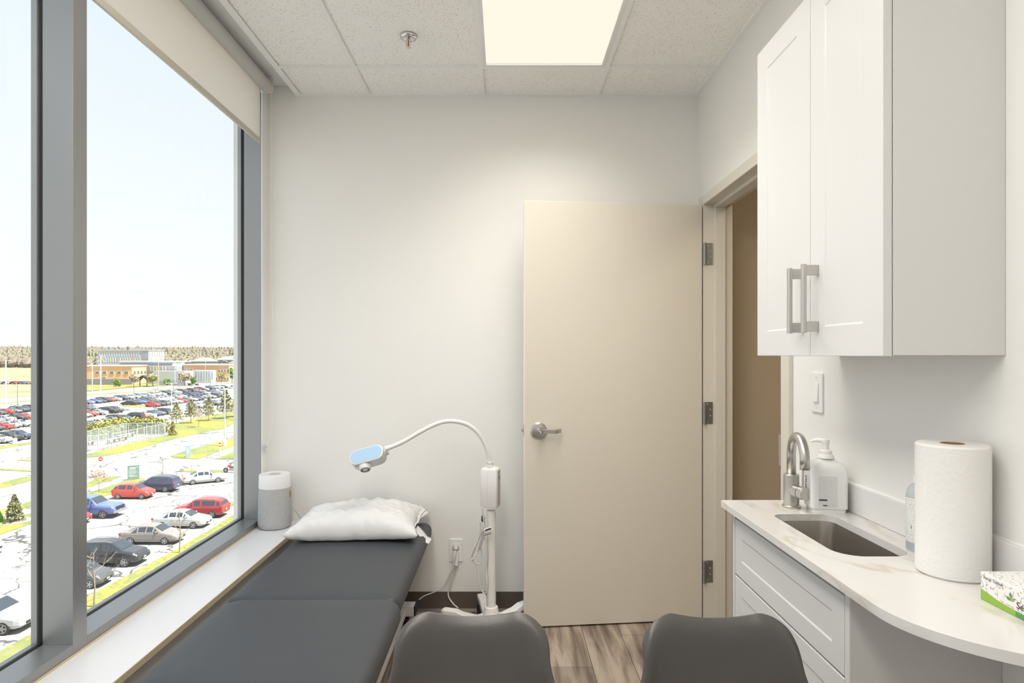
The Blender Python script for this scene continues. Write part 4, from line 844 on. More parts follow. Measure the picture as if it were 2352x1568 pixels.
# ------------------------------------------------------------------ houseplant on the sill
px0, py0 = -1.165, 1.22
t = thing('potted_plant', 'leafy green houseplant in a pot on the window sill', 'plant', (px0, py0, 0.48))
obj('pot', MB().lathe([(0.055, 0), (0.06, 0.003), (0.075, 0.12), (0.077, 0.125), (0.070, 0.125), (0.066, 0.10)], (px0, py0, 0.4805), 28), M['pot'], t, ang=True)
obj('soil', MB().lathe([(0.068, 0.105), (0.03, 0.108)], (px0, py0, 0.4805), 20), pm('soil', (0.05, 0.03, 0.02), 0.9, bump=0.5), t)
random.seed(5)
def leaf(base, tipv, wid, parent, droop=0.05, sd=None):
    d = tipv - base; sd = sd or d.cross(Vector((0, 0, 1))).normalized()
    def fn(u, v):
        s_ = 2 * v - 1; wd = wid * max(0, 1 - (2 * u - 1) ** 4) ** 0.5
        return base + d * u + sd * (s_ * wd) + Vector((0, 0, droop * math.sin(PI * u) + 0.25 * wid * abs(s_)))
    obj('leaf', MB().grid(fn, 12, 4), M['leaf'], parent, smooth=True, solid=0.0008)
for k in range(9):
    a = 2.4 * k; hgt = 0.16 + 0.03 * k; rr = 0.012 + 0.003 * k
    b0 = Vector((px0, py0, 0.60)); b1 = Vector((px0 + rr * math.cos(a), py0 + rr * math.sin(a), 0.60 + hgt))
    obj('stem', MB().tube([b0, (b0 + b1) / 2 + Vector((0.004, 0, 0)), b1], 0.003, 6), M['leaf'], t)
    leaf(b1, b1 + Vector((0.07 * math.cos(a), 0.07 * math.sin(a), 0.03)), 0.026, t)
l0 = Vector((px0 - 0.005, py0 + 0.03, 0.992)); obj('stem', MB().tube([(px0, py0, 0.60), (px0, py0 + 0.01, 0.8), l0], 0.003, 6), M['leaf'], t)
leaf(l0, Vector((-1.114, 1.402, 0.994)), 0.038, t, 0.002, Vector((0.15, -0.06, 1)).normalized())
# ================================================================== outside: parking lots seen from the fourth floor
HG = 15.0; GZ = CAMZ - HG
def G(px, py, dz=0.0):
    k = HG / (py - CY); return Vector(((px - CX) * k, F * k, GZ + dz))
def hill(x, y):
    d = y * 0.93 - x * 0.36; q = min(1, max(0, (d - 620) / 800)); q = q * q * (3 - 2 * q); return GZ + 19 * q
def m_ground(name, kind):
    m, n, b = nmat(name); N, L = n.nodes, n.links
    t_ = N.new('ShaderNodeTexCoord'); P = t_.outputs['Object']; b.inputs['Roughness'].default_value = 0.9; b.inputs['Specular IOR Level'].default_value = 0.2
    if kind == 'asphalt':
        d0 = N.new('ShaderNodeTexNoise'); d0.inputs['Scale'].default_value = 0.35; d0.inputs['Detail'].default_value = 5; L.new(P, d0.inputs['Vector'])
        mx = N.new('ShaderNodeVectorMath'); mx.operation = 'MULTIPLY_ADD'; mx.inputs[1].default_value = (5.5, 5.5, 0); L.new(d0.outputs['Color'], mx.inputs[0]); L.new(P, mx.inputs[2])
        v = N.new('ShaderNodeTexVoronoi'); v.feature = 'DISTANCE_TO_EDGE'; v.inputs['Scale'].default_value = 0.16; L.new(mx.outputs[0], v.inputs['Vector'])
        z = N.new('ShaderNodeTexNoise'); z.inputs['Scale'].default_value = 0.12; z.inputs['Detail'].default_value = 3; L.new(P, z.inputs['Vector'])
        thr = N.new('ShaderNodeMapRange'); thr.inputs[1].default_value = 0.34; thr.inputs[2].default_value = 0.58; thr.inputs[3].default_value = 0.0; thr.inputs[4].default_value = 0.019; L.new(z.outputs['Fac'], thr.inputs[0])
        a_ = N.new('ShaderNodeMath'); a_.operation = 'LESS_THAN'; L.new(v.outputs['Distance'], a_.inputs[0]); L.new(thr.outputs[0], a_.inputs[1])
        z2 = N.new('ShaderNodeTexNoise'); z2.inputs['Scale'].default_value = 0.6; z2.inputs['Detail'].default_value = 6; L.new(P, z2.inputs['Vector'])
        c = ramp(N, L, z2.outputs['Fac'], [(0.3, (0.255, 0.252, 0.24)), (0.7, (0.30, 0.296, 0.283))])
        x = N.new('ShaderNodeMix'); x.data_type = 'RGBA'; L.new(c, x.inputs[6]); x.inputs[7].default_value = (0.085, 0.083, 0.08, 1); L.new(a_.outputs[0], x.inputs[0]); L.new(x.outputs[2], b.inputs['Base Color'])
    elif kind == 'grass':
        z = N.new('ShaderNodeTexNoise'); z.inputs['Scale'].default_value = 0.5; z.inputs['Detail'].default_value = 5; L.new(P, z.inputs['Vector'])
        c = ramp(N, L, z.outputs['Fac'], [(0.3, (0.13, 0.17, 0.05)), (0.6, (0.19, 0.205, 0.08)), (0.8, (0.25, 0.235, 0.135))])
        v = N.new('ShaderNodeTexNoise'); v.inputs['Scale'].default_value = 2.2; v.inputs['Detail'].default_value = 4; L.new(P, v.inputs['Vector'])
        z3 = N.new('ShaderNodeTexNoise'); z3.inputs['Scale'].default_value = 0.10; L.new(P, z3.inputs['Vector'])
        ad = N.new('ShaderNodeMath'); ad.operation = 'ADD'; L.new(v.outputs['Fac'], ad.inputs[0]); L.new(z3.outputs['Fac'], ad.inputs[1])
        f = ramp(N, L, ad.outputs[0], [(0.99, (0, 0, 0)), (1.2, (0.8, 0.8, 0.8))])
        x = N.new('ShaderNodeMix'); x.data_type = 'RGBA'; L.new(c, x.inputs[6]); x.inputs[7].default_value = (0.29, 0.25, 0.055, 1); L.new(f, x.inputs[0]); L.new(x.outputs[2], b.inputs['Base Color'])
    else:
        z = N.new('ShaderNodeTexNoise'); z.inputs['Scale'].default_value = 0.05; z.inputs['Detail'].default_value = 6; L.new(P, z.inputs['Vector'])
        c = ramp(N, L, z.outputs['Fac'], [(0.3, (0.20, 0.20, 0.11)), (0.55, (0.26, 0.235, 0.16)), (0.75, (0.23, 0.225, 0.135))]); L.new(c, b.inputs['Base Color'])
    return m
M['asphalt'] = m_ground('pale_cracked_asphalt', 'asphalt'); M['grass'] = m_ground('dandelion_grass', 'grass'); M['field'] = m_ground('straw_field', 'field')
M['curb'] = pm('concrete_curb', (0.38, 0.37, 0.35), 0.9, var=0.06, vscale=2); M['mulch'] = pm('mulch', (0.36, 0.30, 0.24), 0.95, var=0.2, vscale=3)
gm = MB()
def gfn(u, v):
    a = -2.2 + 2.3 * u; d = 20 + 2980 * v ** 2.2; x = a * d - 30; return (x, d, hill(x, d) - 0.12)
gm.grid(gfn, 40, 60)
struct('ground', gm, M['field'], 'pale straw-coloured fields running out to wooded hills', smooth=True)
struct('parking_lot', MB().prism([(20, -40), (20, 420), (-142, 420), (-152, 360), (-168, 254), (-171, 213), (-176, 120), (-176, -40)], GZ - 0.1, GZ), M['asphalt'], 'sunlit pale cracked asphalt of the parking lots and drives')
def lawn(pts, label, mat='grass', h=0.06):
    p = [G(x, y) for x, y in pts]; p = [(q.x, q.y) for q in p]
    a = sum(p[i][0] * p[(i + 1) % len(p)][1] - p[(i + 1) % len(p)][0] * p[i][1] for i in range(len(p)))
    if a < 0: p = p[::-1]
    return struct('lawn', MB().prism(p, GZ + 0.001, GZ + h), M[mat], label)
lawn([(-80, 1497 + 50), (0, 1497), (72, 1457), (203, 1370), (279, 1330), (360, 1287), (430, 1248), (493, 1211), (548, 1175), (620, 1130), (720, 1130), (690, 1200), (640, 1250), (560, 1330), (470, 1440), (380, 1570), (200, 1720), (-80, 1900)], 'grass strip with saplings along the foot of the building')
lawn([(202, 1133), (230, 1124), (264, 1114), (291, 1101.6), (317, 1098), (333, 1100), (322, 1108), (300, 1116), (275, 1128), (240, 1140), (202, 1150), (150, 1170), (110, 1178)], 'grass island behind the red hatchback and the blue pickup')
lawn([(130, 1122), (202, 1109), (225, 1098), (262, 1094), (278, 1094.5), (250, 1104), (202, 1119), (140, 1134)], 'narrow dandelion verge beside the road-closed sign')
lawn([(40, 1057), (120, 1052), (201, 1043), (229, 1035.5), (258, 1029), (288, 1021), (320.6, 1013.5), (355, 1005.6), (382, 1000), (399, 996), (402, 978), (410, 970), (457, 958), (505, 950), (547, 945), (640, 925), (640, 940), (547, 966), (517, 983.6), (473, 992), (410, 1005.6), (355, 1020), (306, 1034), (269, 1042), (237, 1048), (201, 1050.5), (120, 1062)], 'long dandelion lawn with pines in front of the fenced yard')
lawn([(393, 1047), (426, 1035.5), (457, 1027.6), (504.6, 1013.5), (536, 1005.6), (547, 1002.5), (640, 980), (640, 996), (547, 1021), (504.6, 1035.5), (481, 1045), (456, 1054), (418, 1053), (396, 1049.7)], 'grass island around the tall sign pylon')
lawn([(493.6, 1054), (520, 1045), (547, 1031.6), (640, 1000), (640, 1054), (547, 1054)], 'grass corner beyond the motorcycle')
lawn([(412, 1083.5), (442, 1079), (514, 1080), (514, 1084)], 'thin grass strip in front of the motorcycle')
lawn([(391, 1098), (442, 1098), (442, 1111), (427.5, 1117)], 'triangular planting bed around the yellow bollard', 'mulch')
lawn([(517, 1155), (560, 1155), (620, 1155), (620, 1163), (547, 1161), (517, 1160)], 'short grass tip near the red crossover')
lawn([(-60, 1034), (0, 1026), (69, 1015), (110, 1009), (110, 1014), (69, 1020), (0, 1031), (-60, 1040)], 'thin verge along the near edge of the far lot')
lawn([(-60, 1072), (0, 1076), (69, 1080), (130, 1080), (130, 1084), (69, 1083), (0, 1079), (-60, 1077)], 'thin grass divider across the drive')
lawn([(-60, 1127), (0, 1110), (29, 1102), (62, 1095), (69, 1096), (100, 1093), (100, 1097), (69, 1104), (16, 1118), (0, 1121), (-60, 1138)], 'grass strip before the divided drive')
lawn([(8, 1170), (69, 1153), (130, 1140), (130, 1146), (69, 1163), (15, 1178), (-50, 1200), (-50, 1190)], 'grass strip behind the small spruce')
lawn([(-60, 1222), (5, 1201), (48, 1186), (69, 1180), (120, 1168), (120, 1184), (69, 1204), (0, 1228), (-60, 1250)], 'grass island with the small spruce')
lawn([(-60, 931), (0, 925.3), (69, 919.2), (201, 905.6), (355, 895.6), (440, 887), (440, 888.2), (355, 897.2), (201, 907.6), (69, 921.2), (0, 927.6), (-60, 933)], 'yellow verge along the middle of the far road')
lawn([(421, 899.6), (446, 897.4), (470, 896), (470, 897.4), (446, 899), (423, 901)], 'small lawn patch between road and far lot')
lawn([(274, 931.5), (300, 930.8), (332, 929.8), (345, 934.2), (325, 935.6), (290, 934)], 'small grass island beside the covered car')
# spruce mulch ring, tree rings
def ring(px, py, r, label): p = G(px, py); return tag(obj('mulch_ring', MB().lathe([(r, 0.06), (r * 0.6, 0.12), (0.05, 0.13)], p, 16), M['mulch']), label, 'mulch')
ring(36, 1197, 1.3, 'ring of pale mulch under the small spruce')
# ------------------------------------------------------------------ cars
PAINT = {'white': (0.5, 0.5, 0.495), 'silver': (0.38, 0.39, 0.40), 'grey': (0.17, 0.175, 0.18), 'taupe': (0.235, 0.21, 0.19), 'black': (0.028, 0.029, 0.033), 'dark grey': (0.07, 0.074, 0.08), 'navy': (0.045, 0.055, 0.10), 'blue': (0.10, 0.15, 0.36), 'pale blue': (0.22, 0.24, 0.42), 'red': (0.60, 0.055, 0.04), 'dark red': (0.36, 0.028, 0.035), 'orange': (0.70, 0.13, 0.03)}
for k, c in PAINT.items(): M['paint_' + k] = pm('paint_' + k.replace(' ', '_'), c, 0.28, spec=0.5, coat=0.7, var=0.02)
M['car_glass'] = pm('car_glass', (0.035, 0.045, 0.055), 0.06, spec=0.8, bump=0.005); M['tyre'] = pm('tyre_rubber', (0.02, 0.02, 0.02), 0.8, bump=0.1)
M['rim'] = pm('alloy_rim', (0.42, 0.42, 0.42), 0.35, metal=0.7, bump=0.02); M['tail'] = pm('tail_lamp', (0.5, 0.02, 0.02), 0.2, bump=0.01); M['lampw'] = pm('head_lamp', (0.72, 0.72, 0.70), 0.1, bump=0.01)
M['carblack'] = pm('car_trim', (0.02, 0.02, 0.022), 0.6, bump=0.03); M['plate_w'] = pm('number_plate', (0.62, 0.63, 0.66), 0.5, bump=0.01)
# stations: (x, z bottom, z belt, z top, half width, roof half width)
KIND = {
 'sedan': dict(L=4.6, W=0.90, wb=(-1.33, 1.36), r=0.32, st=[(-2.30, 0.42, 0.70, 0.73, 0.78, 0.66), (-2.22, 0.28, 0.93, 1.00, 0.86, 0.70), (-1.62, 0.24, 0.96, 1.06, 0.90, 0.70), (-0.80, 0.22, 0.96, 1.41, 0.90, 0.60), (-0.12, 0.22, 0.95, 1.46, 0.90, 0.61), (0.42, 0.22, 0.94, 1.40, 0.90, 0.59), (1.16, 0.22, 0.92, 0.99, 0.90, 0.70), (1.95, 0.24, 0.78, 0.85, 0.86, 0.66), (2.24, 0.30, 0.60, 0.64, 0.76, 0.58), (2.30, 0.36, 0.52, 0.55, 0.66, 0.50)], cab=(2, 6)),
 'hatch': dict(L=3.85, W=0.85, wb=(-1.20, 1.25), r=0.31, st=[(-1.92, 0.42, 0.78, 0.80, 0.74, 0.62), (-1.86, 0.30, 0.95, 1.02, 0.82, 0.66), (-1.62, 0.24, 1.0, 1.30, 0.85, 0.60), (-1.28, 0.22, 1.0, 1.48, 0.85, 0.58), (-0.35, 0.22, 0.97, 1.54, 0.85, 0.60), (0.30, 0.22, 0.94, 1.47, 0.85, 0.58), (1.10, 0.22, 0.92, 1.02, 0.85, 0.68), (1.62, 0.24, 0.78, 0.88, 0.82, 0.64), (1.86, 0.30, 0.62, 0.68, 0.74, 0.56), (1.92, 0.36, 0.52, 0.56, 0.64, 0.5)], cab=(1, 6)),
 'suv': dict(L=4.65, W=0.93, wb=(-1.36, 1.38), r=0.36, st=[(-2.32, 0.50, 0.85, 0.88, 0.80, 0.68), (-2.26, 0.36, 1.06, 1.12, 0.90, 0.72), (-2.05, 0.30, 1.08, 1.50, 0.92, 0.66), (-1.72, 0.28, 1.08, 1.64, 0.93, 0.66), (-0.30, 0.28, 1.05, 1.70, 0.93, 0.68), (0.38, 0.28, 1.03, 1.62, 0.93, 0.66), (1.12, 0.28, 1.02, 1.12, 0.93, 0.76), (1.95, 0.30, 0.90, 1.00, 0.90, 0.72), (2.24, 0.36, 0.74, 0.80, 0.82, 0.64), (2.32, 0.44, 0.60, 0.64, 0.72, 0.56)], cab=(1, 6)),
 'pickup': dict(L=5.8, W=1.0, wb=(-1.70, 1.85), r=0.41, st=[(-2.90, 0.55, 0.98, 1.00, 0.98, 0.90), (-2.85, 0.48, 1.14, 1.16, 1.0, 0.92), (-0.98, 0.46, 1.16, 1.18, 1.0, 0.92), (-0.90, 0.42, 1.18, 1.88, 1.0, 0.76), (0.05, 0.42, 1.18, 1.93, 1.0, 0.77), (0.62, 0.42, 1.18, 1.86, 1.0, 0.75), (1.30, 0.42, 1.18, 1.28, 1.0, 0.84), (2.60, 0.44, 1.08, 1.18, 0.98, 0.80), (2.84, 0.50, 0.90, 0.98, 0.94, 0.76), (2.90, 0.56, 0.72, 0.76, 0.86, 0.68)], cab=(2, 6)),
 'van': dict(L=5.0, W=0.97, wb=(-1.5, 1.55), r=0.34, st=[(-2.50, 0.45, 1.0, 1.05, 0.90, 0.8), (-2.46, 0.32, 1.1, 1.70, 0.96, 0.78), (-2.3, 0.28, 1.1, 1.95, 0.97, 0.80), (-0.9, 0.28, 1.1, 1.98, 0.97, 0.80), (0.3, 0.28, 1.1, 1.98, 0.97, 0.80), (0.9, 0.28, 1.08, 1.90, 0.97, 0.78), (1.75, 0.28, 1.05, 1.2, 0.96, 0.80), (2.2, 0.32, 0.95, 1.02, 0.92, 0.72), (2.45, 0.38, 0.75, 0.8, 0.84, 0.6), (2.5, 0.45, 0.62, 0.66, 0.76, 0.56)], cab=(1, 6)),
}
def car_geo(kind):
    K = KIND[kind]; st = K['st']; c0, c1 = K['cab']; parts = {}
    def sec(s):
        x, zb, ze, zt, w_, wr = s
        h = [(w_ * 0.90, zb), (w_, zb + (ze - zb) * 0.35), (w_, zb + (ze - zb) * 0.8), (w_ * 0.965, ze), (wr, zt - 0.035 if zt - ze > 0.2 else zt - 0.012), (wr * 0.72, zt)]
        return [(x, y, z) for y, z in h]
    body = MB(); R = [sec(s) for s in st]; k = 12
    for r in R: body.v += r + [(x, -y, z) for x, y, z in r[::-1]]
    for q in range(len(R) - 1):
        for i in range(k): j = (i + 1) % k; body.face((q * k + i, (q + 1) * k + i, (q + 1) * k + j, q * k + j))
    body.face(list(range(k))); body.face([(len(R) - 1) * k + i for i in range(k)][::-1]); parts['body'] = [body]
    L = lambda a, b, t: tuple(Vector(a).lerp(Vector(b), t))
    def patch(a, b, c, d, u0, u1, v0, v1, off):
        # a-b bottom, d-c top
        def B(u, v): return Vector(L(L(a, b, u), L(d, c, u), v))
        p = [B(u0, v0), B(u1, v0), B(u1, v1), B(u0, v1)]
        if (p[2] - p[0]).length < 0.05: return None
        nrm = (p[1] - p[0]).cross(p[3] - p[0]).normalized(); cen = sum(p, Vector()) / 4
        if nrm.dot(cen - Vector((0, 0, 0.6))) < 0: nrm = -nrm
        return MB().quad(*[q + nrm * off for q in p])
    sw = []
    for sgn in (1, -1):
        f = lambda p: (p[0], p[1] * sgn, p[2])
        for q in range(c0, c1):
            a, b, c, d = f(R[q][3]), f(R[q + 1][3]), f(R[q + 1][4]), f(R[q][4])
            if kind == 'van' and q < c1 - 2: continue
            u0 = 0.08; u1 = 0.92
            if q == c1 - 1 or (q == c0):     # triangular end panes
                lo = (a, b, c, d)
                if q == c1 - 1: tri = [L(a, b, 0.06), L(a, b, 0.62), L(d, c, 0.12)]
                else: tri = [L(a, b, 0.45), L(a, b, 0.94), L(d, c, 0.9)]
                tri[2] = L(L(a, b, 0.09 if q == c1 - 1 else 0.93), tri[2], 0.86)
                sw.append(MB().quad(*[(p[0], p[1] + sgn * 0.012, p[2]) for p in tri])); continue
            pp = patch(a, b, c, d, u0, u1, 0.12, 0.88, 0.012)
            if pp: sw.append(pp)
    parts['side_window'] = sw
    def glassx(q0, q1, v0, v1):
        a = R[q0]; b = R[q1]; m = MB(); lo, hi = (a, b) if a[5][2] < b[5][2] else (b, a)
        def row(t): return [Vector(L(lo[i], hi[i], t)) for i in (4, 5)] + [Vector((L(lo[i], hi[i], t)[0], -L(lo[i], hi[i], t)[1], L(lo[i], hi[i], t)[2])) for i in (5, 4)]
        nrm = Vector((hi[5][0] - lo[5][0], 0, hi[5][2] - lo[5][2])); nrm = Vector((-nrm.z, 0, nrm.x)); nrm = nrm.normalized() * 0.014; nrm = nrm if nrm.z > 0 else -nrm
        r0, r1 = row(v0), row(v1)
        for r_ in (r0, r1): r_[0] = r_[0].lerp(r_[1], 0.10); r_[3] = r_[3].lerp(r_[2], 0.10)
        for i in range(3): m.quad(*[p + nrm for p in (r0[i], r0[i + 1], r1[i + 1], r1[i])])
        return m
    parts['windshield'] = [glassx(c1 - 1, c1, 0.10, 0.92)]
    parts['rear_window'] = [glassx(c0, c0 + 1, 0.15 if kind != 'pickup' else 0.2, 0.92)] if kind != 'van' else [glassx(1, 0, 0.4, 0.9)]
    wh = []; rm = []
    for x in K['wb']:
        for sgn in (1, -1):
            y1 = sgn * (K['W'] + 0.005); y0 = sgn * (K['W'] - 0.20)
            wh.append(MB().lathe([(K['r'] * 0.66, abs(y1) - abs(y0) + 0.002), (K['r'] * 0.92, abs(y1) - abs(y0)), (K['r'], abs(y1) - abs(y0) - 0.03), (K['r'], 0)], (x, y0, K['r']), 20, (0, sgn, 0)))
            r_ = MB(); c = Vector((x, y1 + sgn * 0.006, K['r']))
            r_.lathe([(K['r'] * 0.70, -0.012), (K['r'] * 0.70, 0.004), (K['r'] * 0.60, 0.0)], c, 20, (0, sgn, 0), close=False)
            for s_ in range(5):
                a = 2 * PI * s_ / 5; d = Vector((math.cos(a), 0, math.sin(a))); n_ = Vector((-d.z, 0, d.x)) * K['r'] * 0.12
                r_.quad(c + n_ * 1.3 + Vector((0, sgn * 0.006, 0)), c - n_ * 1.3 + Vector((0, sgn * 0.006, 0)), c + d * K['r'] * 0.66 - n_ * 0.8, c + d * K['r'] * 0.66 + n_ * 0.8)
            rm.append(r_)
    parts['wheel'] = wh; parts['rim'] = rm
    xf_, xr_ = st[-2], st[1]; W_ = K['W']
    hl = []; tl = []
    f2 = st[-3]
    for sgn in (1, -1):
        y0 = sgn * xf_[4] * 0.98; y1 = sgn * xf_[4] * 0.52
        hl.append(MB().quad((xf_[0] - 0.10, sgn * (f2[4] * 0.35 + xf_[4] * 0.65) * 1.01, xf_[2] + 0.10), (xf_[0] + 0.012, y0 * 0.97, xf_[2] - 0.03), (xf_[0] + 0.012, y1, xf_[2] - 0.02), (xf_[0] - 0.11, y1, xf_[3] + 0.07)))
        tl.append(MB().box(xr_[0] - 0.035, xr_[0] + 0.14, min(sgn * xr_[4] * 0.62, sgn * (xr_[4] + 0.012)), max(sgn * xr_[4] * 0.62, sgn * (xr_[4] + 0.012)), xr_[2] - 0.17, xr_[2] - 0.02))
    parts['headlamp'] = hl; parts['tail_lamp'] = tl
    xm = st[-1][0]
    parts['grille'] = [MB().box(xm - 0.05, xm + 0.012, -W_ * 0.5, W_ * 0.5, st[-1][1] + 0.02, st[-1][2] - 0.01)]
    if kind == 'pickup':
        parts['grille'] = [MB().box(2.78, 2.915, -0.62, 0.62, 0.72, 1.02)]
        parts['bumper'] = [MB().box(2.80, 2.97, -0.95, 0.95, 0.48, 0.68)]
    parts['number_plate'] = [MB().box(xm, xm + 0.02, -0.15, 0.15, st[-1][1] + 0.06, st[-1][1] + 0.14), MB().box(st[0][0] - 0.012, st[0][0], -0.15, 0.15, st[0][1] + 0.16, st[0][1] + 0.25)]
    mi = []
    for sgn in (1, -1):
        s6 = st[c1 - 1]; x0 = s6[0] + 0.25
        mi.append(MB().box(x0, x0 + 0.09, min(sgn * (W_ * 0.93), sgn * (W_ + 0.16)), max(sgn * (W_ * 0.93), sgn * (W_ + 0.16)), s6[2] + 0.03, s6[2] + 0.16))
    parts['mirror'] = mi
    if kind == 'suv':
        parts['roof_rail'] = [MB().tube([(-1.62, s_ * 0.60, 1.655), (-1.4, s_ * 0.615, 1.71), (0.0, s_ * 0.625, 1.735), (0.3, s_ * 0.61, 1.655)], 0.022, 6) for s_ in (1, -1)]
    return parts
PMAT = {'side_window': 'car_glass', 'windshield': 'car_glass', 'rear_window': 'car_glass', 'wheel': 'tyre', 'rim': 'rim', 'headlamp': 'lampw', 'tail_lamp': 'tail', 'grille': 'carblack', 'number_plate': 'plate_w', 'roof_rail': 'rim', 'bumper': 'rim'}
_near = {}; _far = {}
def near_car(kind, colour, x, y, rz, label, group=None):
    t = thing('car' if kind != 'pickup' else 'pickup_truck', label, 'car' if kind != 'pickup' else 'truck', (x, y, GZ), rz, group)
    if kind not in _near:
        g = car_geo(kind); _near[kind] = {nm: [mb.mesh(nm, M.get(PMAT.get(nm, ''), M['paint_white'])) for mb in ms] for nm, ms in g.items()}
        for me in _near[kind]['body'] : fixn(me)
    wl = []; 
    for nm, ms in _near[kind].items():
        for i, me in enumerate(ms):
            if nm in ('body', 'mirror'):
                me = me.copy(); me.materials.clear(); me.materials.append(M['paint_' + colour])
            o = bpy.data.objects.new(nm, me); COL.objects.link(o); o.parent = t
            if nm == 'body':
                m = o.modifiers.new('bevel', 'BEVEL'); m.width = 0.05; m.segments = 2; m.limit_method = 'ANGLE'; m.angle_limit = 0.5
            if nm == 'wheel': wl.append(o)
            if nm == 'rim': o.parent = wl[i]
    return t
def far_car(kind, colour, x, y, rz, label, group):
    if (kind, colour) not in _far:
        g = car_geo(kind); mb = MB(); names = ['paint_' + colour, 'car_glass', 'tyre', 'tail', 'lampw', 'carblack']
        sl_ = {'body': 0, 'mirror': 0, 'side_window': 1, 'windshield': 1, 'rear_window': 1, 'wheel': 2, 'tail_lamp': 3, 'headlamp': 4, 'grille': 5}
        for nm, ms in g.items():
            if nm not in sl_: continue
            for m_ in ms:
                n = len(mb.v); mb.v += m_.v
                for f in m_.f: mb.f.append(tuple(i + n for i in f)); mb.m.append(sl_[nm])
        _far[(kind, colour)] = mb.mesh('car', [M[q] for q in names])
    o = bpy.data.objects.new('car', _far[(kind, colour)]); COL.objects.link(o); o.location = (x, y, GZ); o.rotation_euler = (0, 0, rz)
    return tag(o, label, 'car', group)
def nx(px, py): p = G(px, py); return p.x, p.y
# nearest rows: noses at X about -26 (row by the grass strip), then the second row
NR = -25.9
for kind, col, D, rev, lab in (
    ('suv', 'white', 34.6, 0, 'white crossover parked by the grass strip, apart from the others'),
    ('sedan', 'white', 31.6, 0, 'white car just short of the lone white crossover'),
    ('hatch', 'dark grey', 41.2, 0, 'dark grey car nosing in behind the bare branching sapling'),
    ('suv', 'black', 45.4, 0, 'black crossover with silver roof rails beside the grass strip'),
    ('sedan', 'taupe', 50.6, 0, 'taupe sedan between the black crossover and the white sedan'),
    ('sedan', 'white', 55.2, 0, 'white sedan between the taupe sedan and the red crossover'),
    ('suv', 'dark red', 58.7, 1, 'red crossover parked tail-first toward the grass strip')):
    L_ = KIND[kind]['L']; near_car(kind, col, NR - L_ / 2, D, PI if rev else 0, lab)
near_car('hatch', 'red', -38.9, 66.2, 0, 'small bright red hatchback beside the dark blue crossover')
near_car('suv', 'navy', -38.35, 69.6, PI, 'dark blue crossover parked beside the red hatchback')
near_car('pickup', 'blue', -38.6, 58.6, 0, 'blue pickup truck with a chrome grille')
near_car('hatch', 'dark red', -38.95, 56.0, 0, 'red car nosing out just before the blue pickup')
p = G(468, 1110); near_car('sedan', 'white', p.x - 0.2, p.y + 0.6, math.radians(32), 'white sedan pulling away near the motorcycle')
near_car('suv', 'white', -40.3, 47.2, 0, 'white car across the aisle from the lone crossover')
